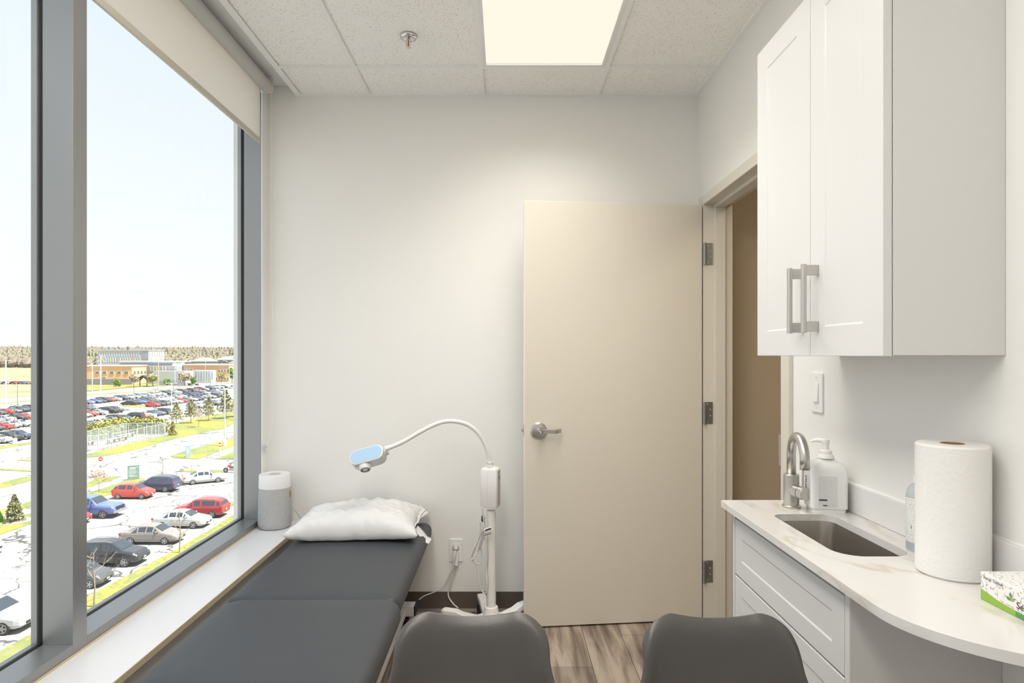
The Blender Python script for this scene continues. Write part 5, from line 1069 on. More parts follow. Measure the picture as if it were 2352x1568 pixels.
# far lot: rows along the building, noses at fixed X; (photo column of the nose, colour, kind)
ROWS = {
 -124.0: ('row along the road', [(12, 'dark grey', 'sedan'), (30, 'red', 'sedan'), (48, 'grey', 'sedan'), (58, 'dark grey', 'suv'), (66, 'navy', 'sedan'), (74, 'black', 'suv'), (215, 'pale blue', 'sedan'), (233, 'blue', 'sedan'), (243, 'dark grey', 'sedan'), (252, 'black', 'suv'), (262, 'red', 'hatch'), (278, 'white', 'sedan'), (294, 'dark grey', 'suv'), (307, 'silver', 'suv'), (323, 'white', 'sedan'), (336, 'silver', 'suv'), (346, 'grey', 'sedan'), (357, 'white', 'sedan'), (368, 'white', 'suv'), (382, 'white', 'sedan'), (394, 'dark grey', 'suv'), (403, 'grey', 'sedan'), (410, 'silver', 'suv'), (418, 'white', 'sedan'), (430, 'dark grey', 'suv'), (438, 'navy', 'sedan'), (447, 'dark grey', 'suv'), (455, 'grey', 'sedan'), (463, 'dark red', 'sedan'), (471, 'black', 'suv'), (480, 'white', 'sedan'), (489, 'navy', 'sedan'), (497, 'grey', 'suv'), (506, 'silver', 'sedan'), (515, 'white', 'suv'), (524, 'dark grey', 'sedan')]),
 -109.5: ('third row behind hedge', [(8, 'grey', 'sedan'), (32, 'white', 'sedan'), (59, 'black', 'sedan'), (71, 'red', 'sedan'), (213, 'dark grey', 'suv'), (226, 'grey', 'sedan'), (315, 'black', 'sedan'), (326, 'navy', 'sedan'), (334, 'blue', 'sedan'), (342, 'dark grey', 'sedan'), (353, 'dark grey', 'suv'), (363, 'grey', 'sedan'), (372, 'white', 'suv'), (381, 'white', 'sedan'), (390, 'silver', 'sedan'), (399, 'white', 'suv'), (409, 'grey', 'sedan'), (419, 'white', 'sedan'), (429, 'silver', 'suv'), (440, 'black', 'sedan'), (450, 'navy', 'suv'), (458, 'navy', 'sedan'), (466, 'navy', 'sedan'), (474, 'dark grey', 'suv'), (484, 'white', 'suv'), (493, 'dark grey', 'suv'), (502, 'grey', 'sedan'), (512, 'white', 'sedan'), (521, 'navy', 'sedan')]),
 -99.0: ('second row behind hedge', [(6, 'dark grey', 'sedan'), (23, 'red', 'sedan'), (46, 'white', 'sedan'), (69, 'white', 'sedan'), (208, 'white', 'sedan'), (221, 'red', 'suv'), (245, 'white', 'sedan'), (270, 'black', 'suv'), (283, 'dark grey', 'suv'), (367, 'red', 'hatch'), (378, 'dark grey', 'suv'), (387, 'grey', 'suv'), (396, 'dark grey', 'sedan'), (408, 'white', 'sedan'), (420, 'white', 'sedan'), (431, 'red', 'sedan'), (441, 'grey', 'sedan'), (454, 'white', 'sedan'), (462, 'dark grey', 'sedan'), (470, 'navy', 'sedan'), (497, 'white', 'sedan'), (505, 'dark grey', 'suv'), (513, 'dark grey', 'suv'), (524, 'silver', 'sedan')]),
 -84.0: ('first row behind hedge', [(-6, 'silver', 'sedan'), (21, 'white', 'sedan'), (48, 'black', 'suv'), (70, 'navy', 'suv'), (206, 'navy', 'sedan'), (225, 'grey', 'sedan'), (249, 'white', 'sedan'), (262, 'silver', 'sedan'), (274, 'navy', 'sedan'), (288, 'black', 'suv'), (306, 'navy', 'sedan'), (329, 'black', 'suv'), (341, 'orange', 'sedan'), (354, 'white', 'sedan'), (367, 'navy', 'sedan'), (379, 'grey', 'sedan'), (390, 'dark grey', 'suv'), (468, 'silver', 'suv'), (479, 'white', 'sedan'), (506, 'grey', 'suv'), (518, 'white', 'sedan')])}
WORD = {'sedan': 'sedan', 'suv': 'crossover', 'hatch': 'hatchback', 'van': 'van'}
for X, (rd, cars) in ROWS.items():
    last = -9; row = []
    for q, (px, col, kind) in enumerate(sorted(cars)):
        D = -F * X / (CX - px)
        if D - last < 2.25: D = last + 2.25
        last = D; row.append((D, col, kind))
    for q, (D, col, kind) in enumerate(row):
        nb = [f'{row[j][1]} {WORD[row[j][2]]}' for j in (q - 1, q + 1) if 0 <= j < len(row) and abs(row[j][0] - D) < 6.5]
        lab = f'{col} {WORD[kind]} ' + ('between a %s and a %s' % tuple(nb) if len(nb) == 2 else 'next to only a %s' % nb[0] if nb else 'standing alone') + f', {rd}'
        far_car(kind, col, X - KIND[kind]['L'] / 2, D, PI if (q * 7 + int(-X)) % 5 == 1 else 0, lab, 'cars in the ' + rd)
def far_strip():
    cols = ['grey', 'dark red', 'silver', 'navy', 'white', 'black', 'red', 'dark grey', 'blue', 'taupe', 'orange']
    for q, c in enumerate(cols):
        px = -14 + 9.4 * q; p = G(px, 881); far_car('sedan', c, p.x, p.y, PI / 2, f'tiny {c} car in the distant lot across the field', 'cars in the distant lot across the field')
far_strip()
p = G(445, 884.5); far_car('pickup', 'white', p.x, p.y, PI, 'white pickup driving on the far road', None)
p = G(538, 893.8); far_car('van', 'white', p.x, p.y, PI, 'white van on the road by the traffic light', None)
# ------------------------------------------------------------------ motorcycle
p = G(533, 1085); t = thing('motorcycle', 'dark cruiser motorcycle with a red tank parked by the drive', 'motorcycle', (p.x, p.y, GZ), PI)
for x in (-0.75, 0.80):
    w_ = obj('wheel', MB().lathe([(0.20, -0.04), (0.30, -0.06), (0.32, 0), (0.30, 0.06), (0.20, 0.04)], (x, 0, 0.32), 20, (0, 1, 0), close=False), M['tyre'], t, local=True)
    obj('rim', MB().lathe([(0.21, -0.02), (0.21, 0.02), (0.05, 0.03), (0.05, -0.03), (0.21, -0.02)], (x, 0, 0.32), 14, (0, 1, 0), close=False), M['rim'], w_, local=True)
obj('fork', MB().tube([(0.80, 0.08, 0.32), (0.45, 0.08, 0.95)], 0.03, 8).tube([(0.80, -0.08, 0.32), (0.45, -0.08, 0.95)], 0.03, 8), M['rim'], t, local=True)
obj('handlebar', MB().tube(spline([(0.30, -0.42, 1.08), (0.42, -0.2, 1.12), (0.45, 0, 1.0), (0.42, 0.2, 1.12), (0.30, 0.42, 1.08)], 4), 0.02, 6), M['carblack'], t, local=True)
obj('tank', MB().lathe([(0.02, -0.28), (0.13, -0.18), (0.17, 0.05), (0.12, 0.25), (0.02, 0.3)], (0.18, 0, 0.78), 14, (1, 0, 0.15)), M['paint_dark red'], t, local=True, smooth=True)
obj('seat', MB().box(-0.75, -0.05, -0.14, 0.14, 0.66, 0.74), M['carblack'], t, local=True, bevel=0.04)
obj('engine', MB().box(-0.25, 0.32, -0.18, 0.18, 0.25, 0.62), M['rim'], t, local=True, bevel=0.05)
obj('exhaust', MB().tube([(0.2, -0.2, 0.3), (-0.9, -0.22, 0.26)], 0.045, 8), M['chrome'], t, local=True)
obj('fender', MB().tube(spline([(-1.08, 0, 0.45), (-0.95, 0, 0.66), (-0.7, 0, 0.70)], 4), 0.07, 8), M['carblack'], t, local=True)
obj('front_lamp', MB().lathe([(0.09, 0), (0.06, 0.1)], (0.55, 0, 0.9), 12, (-1, 0, 0)), M['chrome'], t, local=True)
# ------------------------------------------------------------------ trees
M['bark'] = pm('bark', (0.20, 0.15, 0.11), 0.9, bump=0.3, bscale=8, var=0.2); M['twig'] = pm('twig', (0.27, 0.22, 0.17), 0.9, var=0.15)
M['pine'] = pm('pine_needles', (0.27, 0.27, 0.13), 0.8, var=0.3, vscale=1.5, spec=0.2); M['spruce'] = pm('spruce_needles', (0.19, 0.20, 0.085), 0.8, var=0.3, vscale=2, spec=0.2)
M['hedge'] = pm('cedar_hedge', (0.34, 0.325, 0.085), 0.8, var=0.3, vscale=1.2, spec=0.2); M['bush'] = pm('green_bush', (0.16, 0.27, 0.05), 0.8, var=0.3, vscale=0.5, spec=0.2)
M['budding'] = pm('budding_leaves', (0.42, 0.40, 0.16), 0.8, var=0.2, vscale=0.5, spec=0.2); M['bare'] = pm('bare_crown', (0.40, 0.33, 0.25), 0.9, var=0.2, vscale=0.5, spec=0.1); M['rust'] = pm('rusty_leaves', (0.42, 0.22, 0.10), 0.8, var=0.3, vscale=3, spec=0.1)
def foliage(n, size, place, rnd):
    m = MB()
    for _ in range(n):
        c = Vector(place()); a = Vector((rnd.gauss(0, 1), rnd.gauss(0, 1), rnd.gauss(0, 1))).normalized(); b = a.orthogonal().normalized(); s_ = size * rnd.uniform(0.6, 1.4)
        q = Quaternion(a, rnd.uniform(0, 6.28)); b = q @ b; c2 = a.cross(b)
        m.quad(c - b * s_ - c2 * s_ * 0.4, c + b * s_ - c2 * s_ * 0.4, c + b * s_ * 0.5 + c2 * s_ * 0.7, c - b * s_ * 0.5 + c2 * s_ * 0.7)
    return m
def conifer(px, pyb, pyt, wpx, mat, label, n=700, bare=0.15, group=None, ragged=0.3, leaf_=0.16, name='pine_tree'):
    p = G(px, pyb); D = p.y; h = (pyb - pyt) / F * D; w_ = wpx / F * D / 2; rnd = random.Random(int(px * 7))
    t = thing(name, label, 'tree', p, 0, group)
    obj('trunk', MB().cyl((0, 0, 0), (0, 0, h * 0.9), 0.05 * h / 4, 0.01, n=8), M['bark'], t, local=True)
    layers = [(bare + (1 - bare) * k / 7.0, rnd.uniform(0.75, 1.1)) for k in range(7)]
    def pl():
        k = rnd.choice(layers); z = k[0] + rnd.uniform(0, 0.16); z = min(z, 1.0); rr = w_ * k[1] * (1 - (z - bare) / (1 - bare)) ** 0.8 + 0.05 * w_
        a = rnd.uniform(0, 2 * PI); lob = 1 + ragged * math.sin(3 * a + 9 * k[0]); r = rr * lob * math.sqrt(rnd.uniform(0.05, 1)); return (r * math.cos(a), r * math.sin(a), z * h - 0.10 * r)
    c = obj('crown', foliage(n, leaf_ * h / 5, pl, rnd), M[mat], t, local=True, fix=False); return t
def blob_tree(px, pyb, pyt, wpx, mat, label, n=500, D=None, cat='tree', name='broadleaf_tree', trunk=0.35, group=None, leaf_=0.25):
    p = G(px, pyb); D = p.y; h = (pyb - pyt) / F * D; w_ = wpx / F * D / 2; rnd = random.Random(int(px * 11))
    t = thing(name, label, cat, p, 0, group)
    if trunk: obj('trunk', MB().cyl((0, 0, 0), (0, 0, h * 0.6), 0.03 * h, 0.01 * h, n=7), M['bark'], t, local=True)
    lobes = [(rnd.uniform(-0.5, 0.5), rnd.uniform(-0.5, 0.5), rnd.uniform(0.25, 0.7)) for _ in range(6)]
    def pl():
        l = rnd.choice(lobes); v = Vector((rnd.gauss(0, 1), rnd.gauss(0, 1), rnd.gauss(0, 1))).normalized() * rnd.uniform(0.25, 0.5)
        z = trunk + (1 - trunk) * min(1, max(0, l[2] + v.z * 0.8)); return ((l[0] + v.x) * w_, (l[1] + v.y) * w_, z * h)
    obj('crown', foliage(n, leaf_ * h / 4, pl, rnd), M[mat], t, local=True, fix=False); return t
def bare_tree(px, pyb, pyt, label, seed, spread=0.35, leafy=None, name='sapling', first=0.35, mat='twig', thick=0.012, levels=3):
    p = G(px, pyb); D = p.y; h = (pyb - pyt) / F * D; rnd = random.Random(seed); t = thing(name, label, 'tree', p)
    obj('trunk', MB().tube([(0, 0, 0), (0.02 * h, 0, h * 0.4), (-0.01 * h, 0.01, h * 0.75), (0.01 * h, 0, h)], [thick * h, thick * 0.8 * h, thick * 0.5 * h, 0.003], 7), M[mat], t, local=True)
    tips = []
    def branch(p0, d, L_, r, lv):
        p1 = p0 + d * L_ * 0.55 + Vector((0, 0, 0.02 * L_)); p2 = p0 + d * L_ + Vector((0, 0, 0.18 * L_))
        obj('branch', MB().tube([p0, p1, p2], [r, r * 0.7, r * 0.3], 5), M[mat], t, local=True) if lv == 0 else extra.tube([p0, p1, p2], [r, r * 0.7, r * 0.3], 4)
        tips.append(p2)
        if lv < levels - 1:
            for _ in range(3):
                nd = (d + Vector((rnd.uniform(-1, 1), rnd.uniform(-1, 1), rnd.uniform(-0.2, 0.8)))).normalized(); branch(p0.lerp(p2, rnd.uniform(0.35, 0.95)), nd, L_ * 0.5, r * 0.55, lv + 1)
    extra = MB()
    for k in range(8):
        z = first + (0.95 - first) * k / 8; a = 2.4 * k + rnd.uniform(-0.4, 0.4); branch(Vector((0, 0, z * h)), Vector((math.cos(a), math.sin(a), 0.45)).normalized(), h * spread * (1.15 - z), thick * 0.45 * h, 0)
    e = obj('twigs', extra, M[mat], t, local=True, fix=False); e['kind'] = 'stuff'
    if leafy:
        def pl(): q = rnd.choice(tips); return (q.x + rnd.gauss(0, 0.06 * h), q.y + rnd.gauss(0, 0.06 * h), q.z + rnd.gauss(0, 0.05 * h))
        o = obj('leaves', foliage(220, 0.03 * h, pl, rnd), M[leafy], t, local=True, fix=False); o['kind'] = 'stuff'
    return t
conifer(33, 1199, 1137, 40, 'spruce', 'small young spruce in a mulch ring beyond the lone crossover', 900, 0.08, ragged=0.15, leaf_=0.22, name='spruce_tree')
conifer(405, 974, 924, 37, 'pine', 'pale pine on the lawn next to the hedge end', 700, 0.22, 'lawn pines')
conifer(438.5, 972, 918, 34, 'pine', 'straight-trunked pine, second along the lawn from the hedge', 700, 0.3)
conifer(479.4, 966, 912, 38, 'pine', 'broad pine with a double trunk, third along the lawn from the hedge', 800, 0.22)
conifer(519, 961, 896, 40, 'pine', 'tall dark pine beside the white lamp post', 1000, 0.25)
conifer(552, 957, 892, 40, 'pine', 'tallest pine at the far end of the lawn row', 1000, 0.25)
conifer(549, 1003, 966, 16, 'spruce', 'narrow evergreen at the tip of the pylon island', 400, 0.1)
conifer(396.5, 999.5, 968, 20, 'hedge', 'bushy cedar at the end of the hedge by the fence corner', 800, 0.0, ragged=0.15, leaf_=0.3, name='cedar_tree')
bare_tree(456, 981, 938, 'thin bare tree on the lawn between two pines', 4, 0.42, 'bare', name='bare_tree')
bare_tree(412, 1271, 1146, 'tall bare sapling in front of the taupe sedan', 11, 0.30)
bare_tree(215.5, 1396, 1268, 'bare branching sapling in front of the dark grey car', 12, 0.62, first=0.45, thick=0.016)
bare_tree(538.4, 1190, 1120, 'bare sapling beside the red crossover', 13, 0.45)
bare_tree(227, 1131, 1083, 'rusty brown young tree behind the blue pickup', 14, 0.6, 'rust', first=0.2)
# hedge in front of the far lot
hedge_line = [Vector((-72.6, 108.5, GZ)), Vector((-72.6, 120.6, GZ)), Vector((-65.2, 121.0, GZ))]; rnd = random.Random(2)
def hp():
    u = rnd.random() * 19.5; p = hedge_line[0].lerp(hedge_line[1], u / 12.1) if u < 12.1 else hedge_line[1].lerp(hedge_line[2], (u - 12.1) / 7.4)
    v = Vector((rnd.gauss(0, 1), rnd.gauss(0, 1), abs(rnd.gauss(0, 1)))).normalized(); bump = 1 + 0.18 * math.sin(u * 2.3) + 0.10 * math.sin(u * 5.1)
    return (p.x + v.x * 1.25, p.y + v.y * 1.25, GZ + 0.2 + v.z * 2.45 * bump)
h_ = tag(obj('hedge', foliage(5600, 0.20, hp, rnd), M['hedge'], fix=False), 'yellow-green cedar hedge between the fenced yard and the far lot', 'hedge')
# ------------------------------------------------------------------ fenced yard
M['galv'] = pm('galvanised_post', (0.50, 0.52, 0.53), 0.4, metal=0.3, bump=0.02)
def m_mesh():
    m, n, b = nmat('chain_link_screen'); N, L = n.nodes, n.links
    b.inputs['Base Color'].default_value = (0.33, 0.40, 0.36, 1); b.inputs['Roughness'].default_value = 0.7
    t_ = N.new('ShaderNodeBsdfTransparent'); x = N.new('ShaderNodeMixShader'); x.inputs[0].default_value = 0.55
    z = N.new('ShaderNodeTexNoise'); z.inputs['Scale'].default_value = 1.5; mr = N.new('ShaderNodeMapRange'); mr.inputs[3].default_value = 0.32; mr.inputs[4].default_value = 0.62; L.new(z.outputs['Fac'], mr.inputs[0]); L.new(mr.outputs[0], x.inputs[0])
    L.new(t_.outputs[0], x.inputs[1]); L.new(b.outputs[0], x.inputs[2]); L.new(x.outputs[0], N['Material Output'].inputs[0]); return m
M['link'] = m_mesh()
M['link_thin'] = pm('wire_mesh', (0.45, 0.47, 0.47), 0.5); 
def m_thin():
    m, n, b = nmat('open_wire_mesh'); N, L = n.nodes, n.links; b.inputs['Base Color'].default_value = (0.45, 0.47, 0.47, 1)
    t_ = N.new('ShaderNodeBsdfTransparent'); x = N.new('ShaderNodeMixShader'); x.inputs[0].default_value = 0.16; L.new(t_.outputs[0], x.inputs[1]); L.new(b.outputs[0], x.inputs[2]); L.new(x.outputs[0], N['Material Output'].inputs[0]); return m
M['link_thin'] = m_thin()
def fence(p, q, n, label, mat, h=2.2):
    t = thing('chain_link_fence', label, 'fence', p)
    for i in range(n + 1):
        a = p.lerp(q, i / n); obj('fence_post', MB().cyl((a.x, a.y, GZ), (a.x, a.y, GZ + h + 0.05), 0.07, n=8), M['galv'], t)
        if i < n:
            b = p.lerp(q, (i + 1) / n); obj('fence_panel', MB().quad((a.x, a.y, GZ + 0.05), (b.x, b.y, GZ + 0.05), (b.x, b.y, GZ + h), (a.x, a.y, GZ + h)), M[mat], t, fix=False)
    obj('top_rail', MB().tube([(p.x, p.y, GZ + h), (q.x, q.y, GZ + h)], 0.05, 6), M['galv'], t)
fA, fB, fC, fD, fE = G(150, 1032), G(290.7, 998.9), G(382, 998.5), G(257, 1027.6), G(150, 1040)
fence(fA, fB, 8, 'screened chain-link fence along the hedge side of the yard', 'link'); fence(fB + Vector((0.35, 0, 0)), fC + Vector((-0.35, 0, 0)), 4, 'screened chain-link fence at the cedar end of the yard', 'link')
fence(fC + Vector((0, -0.35, 0)), fD, 7, 'open chain-link fence along the dandelion lawn', 'link_thin'); fence(fD + Vector((-0.3, -0.45, 0)), fE, 4, 'open chain-link fence at the gate end of the yard', 'link_thin')
for q, (px, py, L_) in enumerate(((262, 1012, 5.5), (277, 1004, 5), (214, 1018, 4))):
    p = G(px, py); t = thing('bench', ('long bench in the middle of the fenced yard', 'long bench under the far fence of the yard', 'short bench at the gate end of the yard')[q], 'bench', (*((-66.6, 108.5), (-68.2, 113.5), (-68.4, 103.0))[q], GZ), PI / 2)
    obj('seat', MB().box(-L_ / 2, L_ / 2, -0.25, 0.25, 0.62, 0.70), M['curb'], t, local=True)
    for k in range(4): x = -L_ / 2 + 0.3 + (L_ - 0.6) * k / 3; obj('leg', MB().box(x - 0.06, x + 0.06, -0.2, 0.2, 0, 0.62), M['mulch'], t, local=True)
# ------------------------------------------------------------------ posts, signs and lamp posts
M['sign_red'] = pm('sign_red', (0.62, 0.05, 0.05), 0.4, bump=0.01); M['sign_white'] = pm('sign_white', (0.72, 0.72, 0.72), 0.4, bump=0.01); M['sign_green'] = pm('sign_green', (0.17, 0.26, 0.22), 0.4, bump=0.01); M['sign_blue'] = pm('sign_blue', (0.26, 0.38, 0.42), 0.4, bump=0.01)
M['yellow'] = pm('bollard_yellow', (0.75, 0.50, 0.03), 0.5, bump=0.02); M['pole_white'] = pm('pole_white', (0.68, 0.69, 0.67), 0.4, bump=0.02); M['pole_dark'] = pm('pole_dark', (0.20, 0.19, 0.17), 0.5, bump=0.02); M['wood_pole'] = pm('weathered_pole', (0.45, 0.43, 0.36), 0.8, var=0.1)
def facing(p): return math.atan2(-p.x, p.y)            # yaw that turns a sign's front towards the room
p = G(231, 1091); t = thing('no_entry_sign', 'round red no-entry sign above a white X sign on one post', 'sign', p, facing(p))
hT = (1091 - 1054) / F * p.y; hX = (1091 - 1071) / F * p.y
obj('post', MB().cyl((0, 0.03, 0), (0, 0.03, hT + 0.25), 0.03, n=8), M['galv'], t, local=True)
s_ = obj('round_sign', MB().lathe([(0.26, 0), (0.26, 0.012)], (0, 0, hT), 28, (0, -1, 0)), M['sign_red'], t, local=True); obj('sign_bar', MB().box(-0.19, 0.19, -0.018, -0.012, hT - 0.045, hT + 0.045), M['sign_white'], s_, local=True)
s_ = obj('square_sign', MB().box(-0.26, 0.26, -0.012, 0, hX - 0.30, hX + 0.30), M['sign_white'], t, local=True)
for a in (0.7, -0.7): obj('sign_cross', MB().box(-0.2, 0.2, -0.018, -0.012, -0.03, 0.03).xf(Matrix.Translation((0, 0, hX)) @ Matrix.Rotation(a, 4, 'Y')), M['ink'], s_, local=True)
p = G(211.5, 1100); t = thing('parking_sign', 'small black and white sign left of the no-entry post', 'sign', p, facing(p))
obj('post', MB().cyl((0, 0.02, 0), (0, 0.02, 1.15), 0.02, n=6), M['galv'], t, local=True); s_ = obj('sign_plate', MB().box(-0.13, 0.13, -0.01, 0, 0.80, 1.18), M['sign_white'], t, local=True); obj('sign_print', MB().box(-0.10, -0.02, -0.014, -0.01, 0.85, 1.12).box(0.02, 0.10, -0.014, -0.01, 0.85, 0.98), M['ink'], s_, local=True)
p = G(306.5, 1101.5); t = thing('directory_sign', 'green directory board with white lines of text behind the red hatchback', 'sign', p, facing(p) + 0.05)
s_ = obj('board', MB().box(-0.60, 0.60, -0.12, 0.0, 0.05, 1.68), M['sign_green'], t, local=True, bevel=0.02); obj('board_cap', MB().box(-0.62, 0.62, -0.14, 0.02, 1.68, 1.75), M['sign_blue'], t, local=True); obj('plinth', MB().box(-0.62, 0.62, -0.14, 0.02, 0, 0.06), M['curb'], t, local=True)
for k, (z, x0, x1) in enumerate(((1.52, -0.42, 0.5), (1.40, -0.42, 0.2), (1.30, -0.42, 0.25), (1.10, -0.5, 0.25), (0.92, -0.5, 0.38), (0.74, -0.5, 0.2), (0.55, -0.5, 0.05), (0.45, -0.42, 0.4))): obj('text_line', MB().box(x0, x1, -0.124, -0.12, z - 0.022, z + 0.022), M['sign_white'], s_, local=True)
p = G(432, 1051); t = thing('sign_pylon', 'narrow blue-grey sign pylon on the grass island', 'sign', p, facing(p) + 0.15)
s_ = obj('board', MB().box(-0.30, 0.30, -0.09, 0.09, 0, 1.78), M['sign_blue'], t, local=True, bevel=0.02)
for k in range(6): obj('text_line', MB().box(-0.22, 0.05 + 0.03 * (k % 4), -0.094, -0.09, 1.40 - 0.17 * k, 1.44 - 0.17 * k), M['sign_white'], s_, local=True)
def post(px, py, pyt, mat, r, label, cat='post', name='marker_post'):
    p = G(px, py); h = (py - pyt) / F * p.y; return tag(obj(name, MB().lathe([(r, 0), (r, h - r * 0.5), (r * 0.6, h)], p, 12), M[mat]), label, cat)
post(419.5, 1108.6, 1087.5, 'yellow', 0.09, 'yellow bollard in the triangular planting bed', 'bollard', 'bollard'); post(442, 1096, 1079, 'yellow', 0.05, 'thin yellow post behind the pulling-away white sedan', 'bollard', 'bollard')
post(306.4, 1035.5, 990, 'galv', 0.04, 'grey post with no sign face at the lawn edge'); post(374.8, 1081, 1049, 'wood_pole', 0.08, 'weathered post in the middle of the drive')
p = G(370, 1096.5); t = thing('ticket_machine', 'grey and brown parking ticket machine behind the dark blue crossover', 'ticket machine', p, facing(p)); obj('cabinet_body', MB().box(-0.16, 0.05, -0.1, 0.15, 0, 0.82), M['galv'], t, local=True); obj('front_panel', MB().box(0.05, 0.18, -0.1, 0.12, 0, 0.74), M['bark'], t, local=True)
p = G(505, 1046); t = thing('hydrant_marker', 'white post topped with a red and white marker beside the lamp base', 'post', p, facing(p)); obj('post', MB().cyl((0, 0, 0), (0, 0, 1.3), 0.14, 0.12, n=10), M['pole_white'], t, local=True)
for k in range(3): obj('marker_band', MB().box(-0.12, 0.12, -0.06, 0.06, 1.3 + 0.2 * k, 1.5 + 0.2 * k), M['sign_red' if k != 1 else 'sign_white'], t, local=True)
def lamp_post(px, py, pyt, label, heads, mat='pole_white', base=0, r=0.10, name='lamp_post'):
    p = G(px, py); h = (py - pyt) / F * p.y; t = thing(name, label, 'lamp post', p, facing(p))
    if base: obj('concrete_base', MB().lathe([(0.36, 0), (0.36, 0.75), (0.26, 0.95)], (0, 0, 0), 14), M['pole_white'], t, local=True)
    obj('pole', MB().cyl((0, 0, base * 0.9), (0, 0, h), r, r * 0.75, n=10), M[mat], t, local=True)
    for (dx, dz) in heads:
        obj('arm', MB().tube([(0, 0, h - 0.1), (dx * 0.5, 0, h + dz * 0.55), (dx, 0, h + dz)], 0.05, 6), M[mat], t, local=True); obj('lamp_head', MB().box(min(dx, dx * 1.4), max(dx, dx * 1.4), -0.18, 0.18, h + dz - 0.06, h + dz + 0.08), M[mat], t, local=True)
    return t
two = [(-0.9, 0.0), (0.9, 0.0)]; Y2 = [(-1.9, 0.8), (1.9, 0.9)]
lamp_post(394, 961, 879.5, 'white twin-headed lamp post rising behind the hedge', two); lamp_post(516.4, 1024, 893.5, 'white twin-headed lamp post on a concrete base in the pylon island', two, base=1, r=0.12)
lamp_post(356.7, 959, 893, 'dark thin twin-headed lamp post on a white block in the far lot', [(-0.4, 0), (0.4, 0)], 'pole_dark', 1, 0.07); lamp_post(34, 1019, 929, 'dark thin twin-headed lamp post on a white block by the verge', [(-0.4, 0), (0.4, 0)], 'pole_dark', 1, 0.07)
lamp_post(212, 907, 834, 'tall white street lamp with two raised arms by the road', Y2, r=0.16); lamp_post(402, 885.4, 833, 'tall white street lamp with two raised arms beyond the road', Y2, r=0.16); lamp_post(526.6, 888.5, 832, 'tall white street lamp with two raised arms by the traffic light', Y2, r=0.14)
lamp_post(231.4, 911, 816, 'tall pale utility pole with a side arm by the road', [(1.0, -0.3), (0.9, -2.2)], r=0.22); lamp_post(363.8, 898, 826, 'pale wooden utility pole beyond the far lot', [], 'wood_pole', 0, 0.16, 'utility_pole'); lamp_post(471.6, 892, 827, 'pale wooden utility pole beyond the white pickup', [], 'wood_pole', 0, 0.14, 'utility_pole'); lamp_post(536, 885, 826, 'pale utility pole behind the traffic light', [], 'wood_pole', 0, 0.14, 'utility_pole'); lamp_post(13.5, 936, 828, 'tall pale street lamp at the field edge', [(0.9, 0)], r=0.20)
lamp_post(307.7, 905, 858, 'thin dark road lamp before the pavilion', [(-0.5, 0)], 'pole_dark', 0, 0.08); lamp_post(40, 931, 884, 'thin dark road lamp before the field', [(-0.5, 0)], 'pole_dark', 0, 0.08); lamp_post(484, 891, 865, 'thin brown pole with a banner by the clinic', [(0.4, 0)], 'pole_dark', 0, 0.09); lamp_post(398.6, 899, 870, 'thin dark pole behind the twin-headed lamp', [], 'pole_dark', 0, 0.08)
p = G(534, 886); t = thing('traffic_light', 'dark traffic light cluster at the road junction', 'traffic light', p, facing(p)); obj('mast', MB().cyl((0, 0, 0), (0, 0, 5.2), 0.10, n=8), M['galv'], t, local=True)
for x in (-0.9, 0.0, 0.9): h_ = obj('signal_box', MB().box(x - 0.22, x + 0.22, -0.15, 0.15, 3.4, 4.7), M['ink'], t, local=True); obj('lens', MB().lathe([(0.14, 0), (0.12, 0.03)], (x, -0.15, 3.7), 12, (0, -1, 0)), m_emit('signal_green', (0.1, 0.9, 0.5), 1.0), h_, local=True)
# ------------------------------------------------------------------ clinic building beyond the road
M['brick_o'] = pm('orange_brick', (0.78, 0.46, 0.27), 0.8, var=0.08, vscale=0.6, spec=0.2); M['metal_g'] = pm('grey_cladding', (0.46, 0.48, 0.51), 0.5, var=0.06, vscale=0.2, spec=0.3); M['metal_d'] = pm('dark_cladding', (0.34, 0.36, 0.385), 0.5, var=0.05, vscale=0.3); M['roof_w'] = pm('roof_edge', (0.66, 0.67, 0.68), 0.5, var=0.03); M['stone'] = pm('stone_base', (0.25, 0.245, 0.24), 0.8, var=0.2, vscale=0.8); M['win_t'] = pm('tinted_window', (0.12, 0.17, 0.17), 0.1, spec=0.7, bump=0.01); M['win_p'] = pm('pale_panel', (0.58, 0.61, 0.64), 0.4, var=0.03)
M['fin_o'] = pm('fin_orange', (0.70, 0.36, 0.12), 0.5, bump=0.01); M['fin_y'] = pm('fin_yellow', (0.72, 0.62, 0.10), 0.5, bump=0.01); M['fin_b'] = pm('fin_blue', (0.38, 0.56, 0.75), 0.5, bump=0.01)
bc = thing('clinic_building', 'low orange brick and grey clad clinic building beyond the road', 'building', (-180, 320, GZ))
def bz(py, D): return CAMZ - (py - CY) / F * D
def bxp(px, D): return (px - CX) / F * D
def block(nm, px0, px1, pyt, D, depth, mat, pyb=None, roof=None):
    x0, x1 = bxp(px0, D), bxp(px1, D); z1 = bz(pyt, D); z0 = GZ if pyb is None else bz(pyb, D)
    o = obj(nm, MB().box(x0, x1, D, D + depth, z0, z1), M[mat], bc)
    if roof: obj('roof_edge', MB().box(x0 - 0.3, x1 + 0.3, D - 0.3, D + depth + 0.3, z1, z1 + roof), M['roof_w'], o)
    return o
DL = 318.0
w1 = block('wing', 150, 303, 841, DL, 13, 'brick_o', roof=0.5)
obj('stone_base', MB().box(bxp(150, DL) - 0.4, bxp(305, DL), DL - 0.4, DL, GZ, bz(870, DL)), M['stone'], bc)
tw = block('tower', 225, 341, 804.5, 366.0, 17, 'metal_g', roof=0.3)
md = block('mid_roof', 275, 396, 832, 340.0, 13, 'metal_g', roof=0.8)
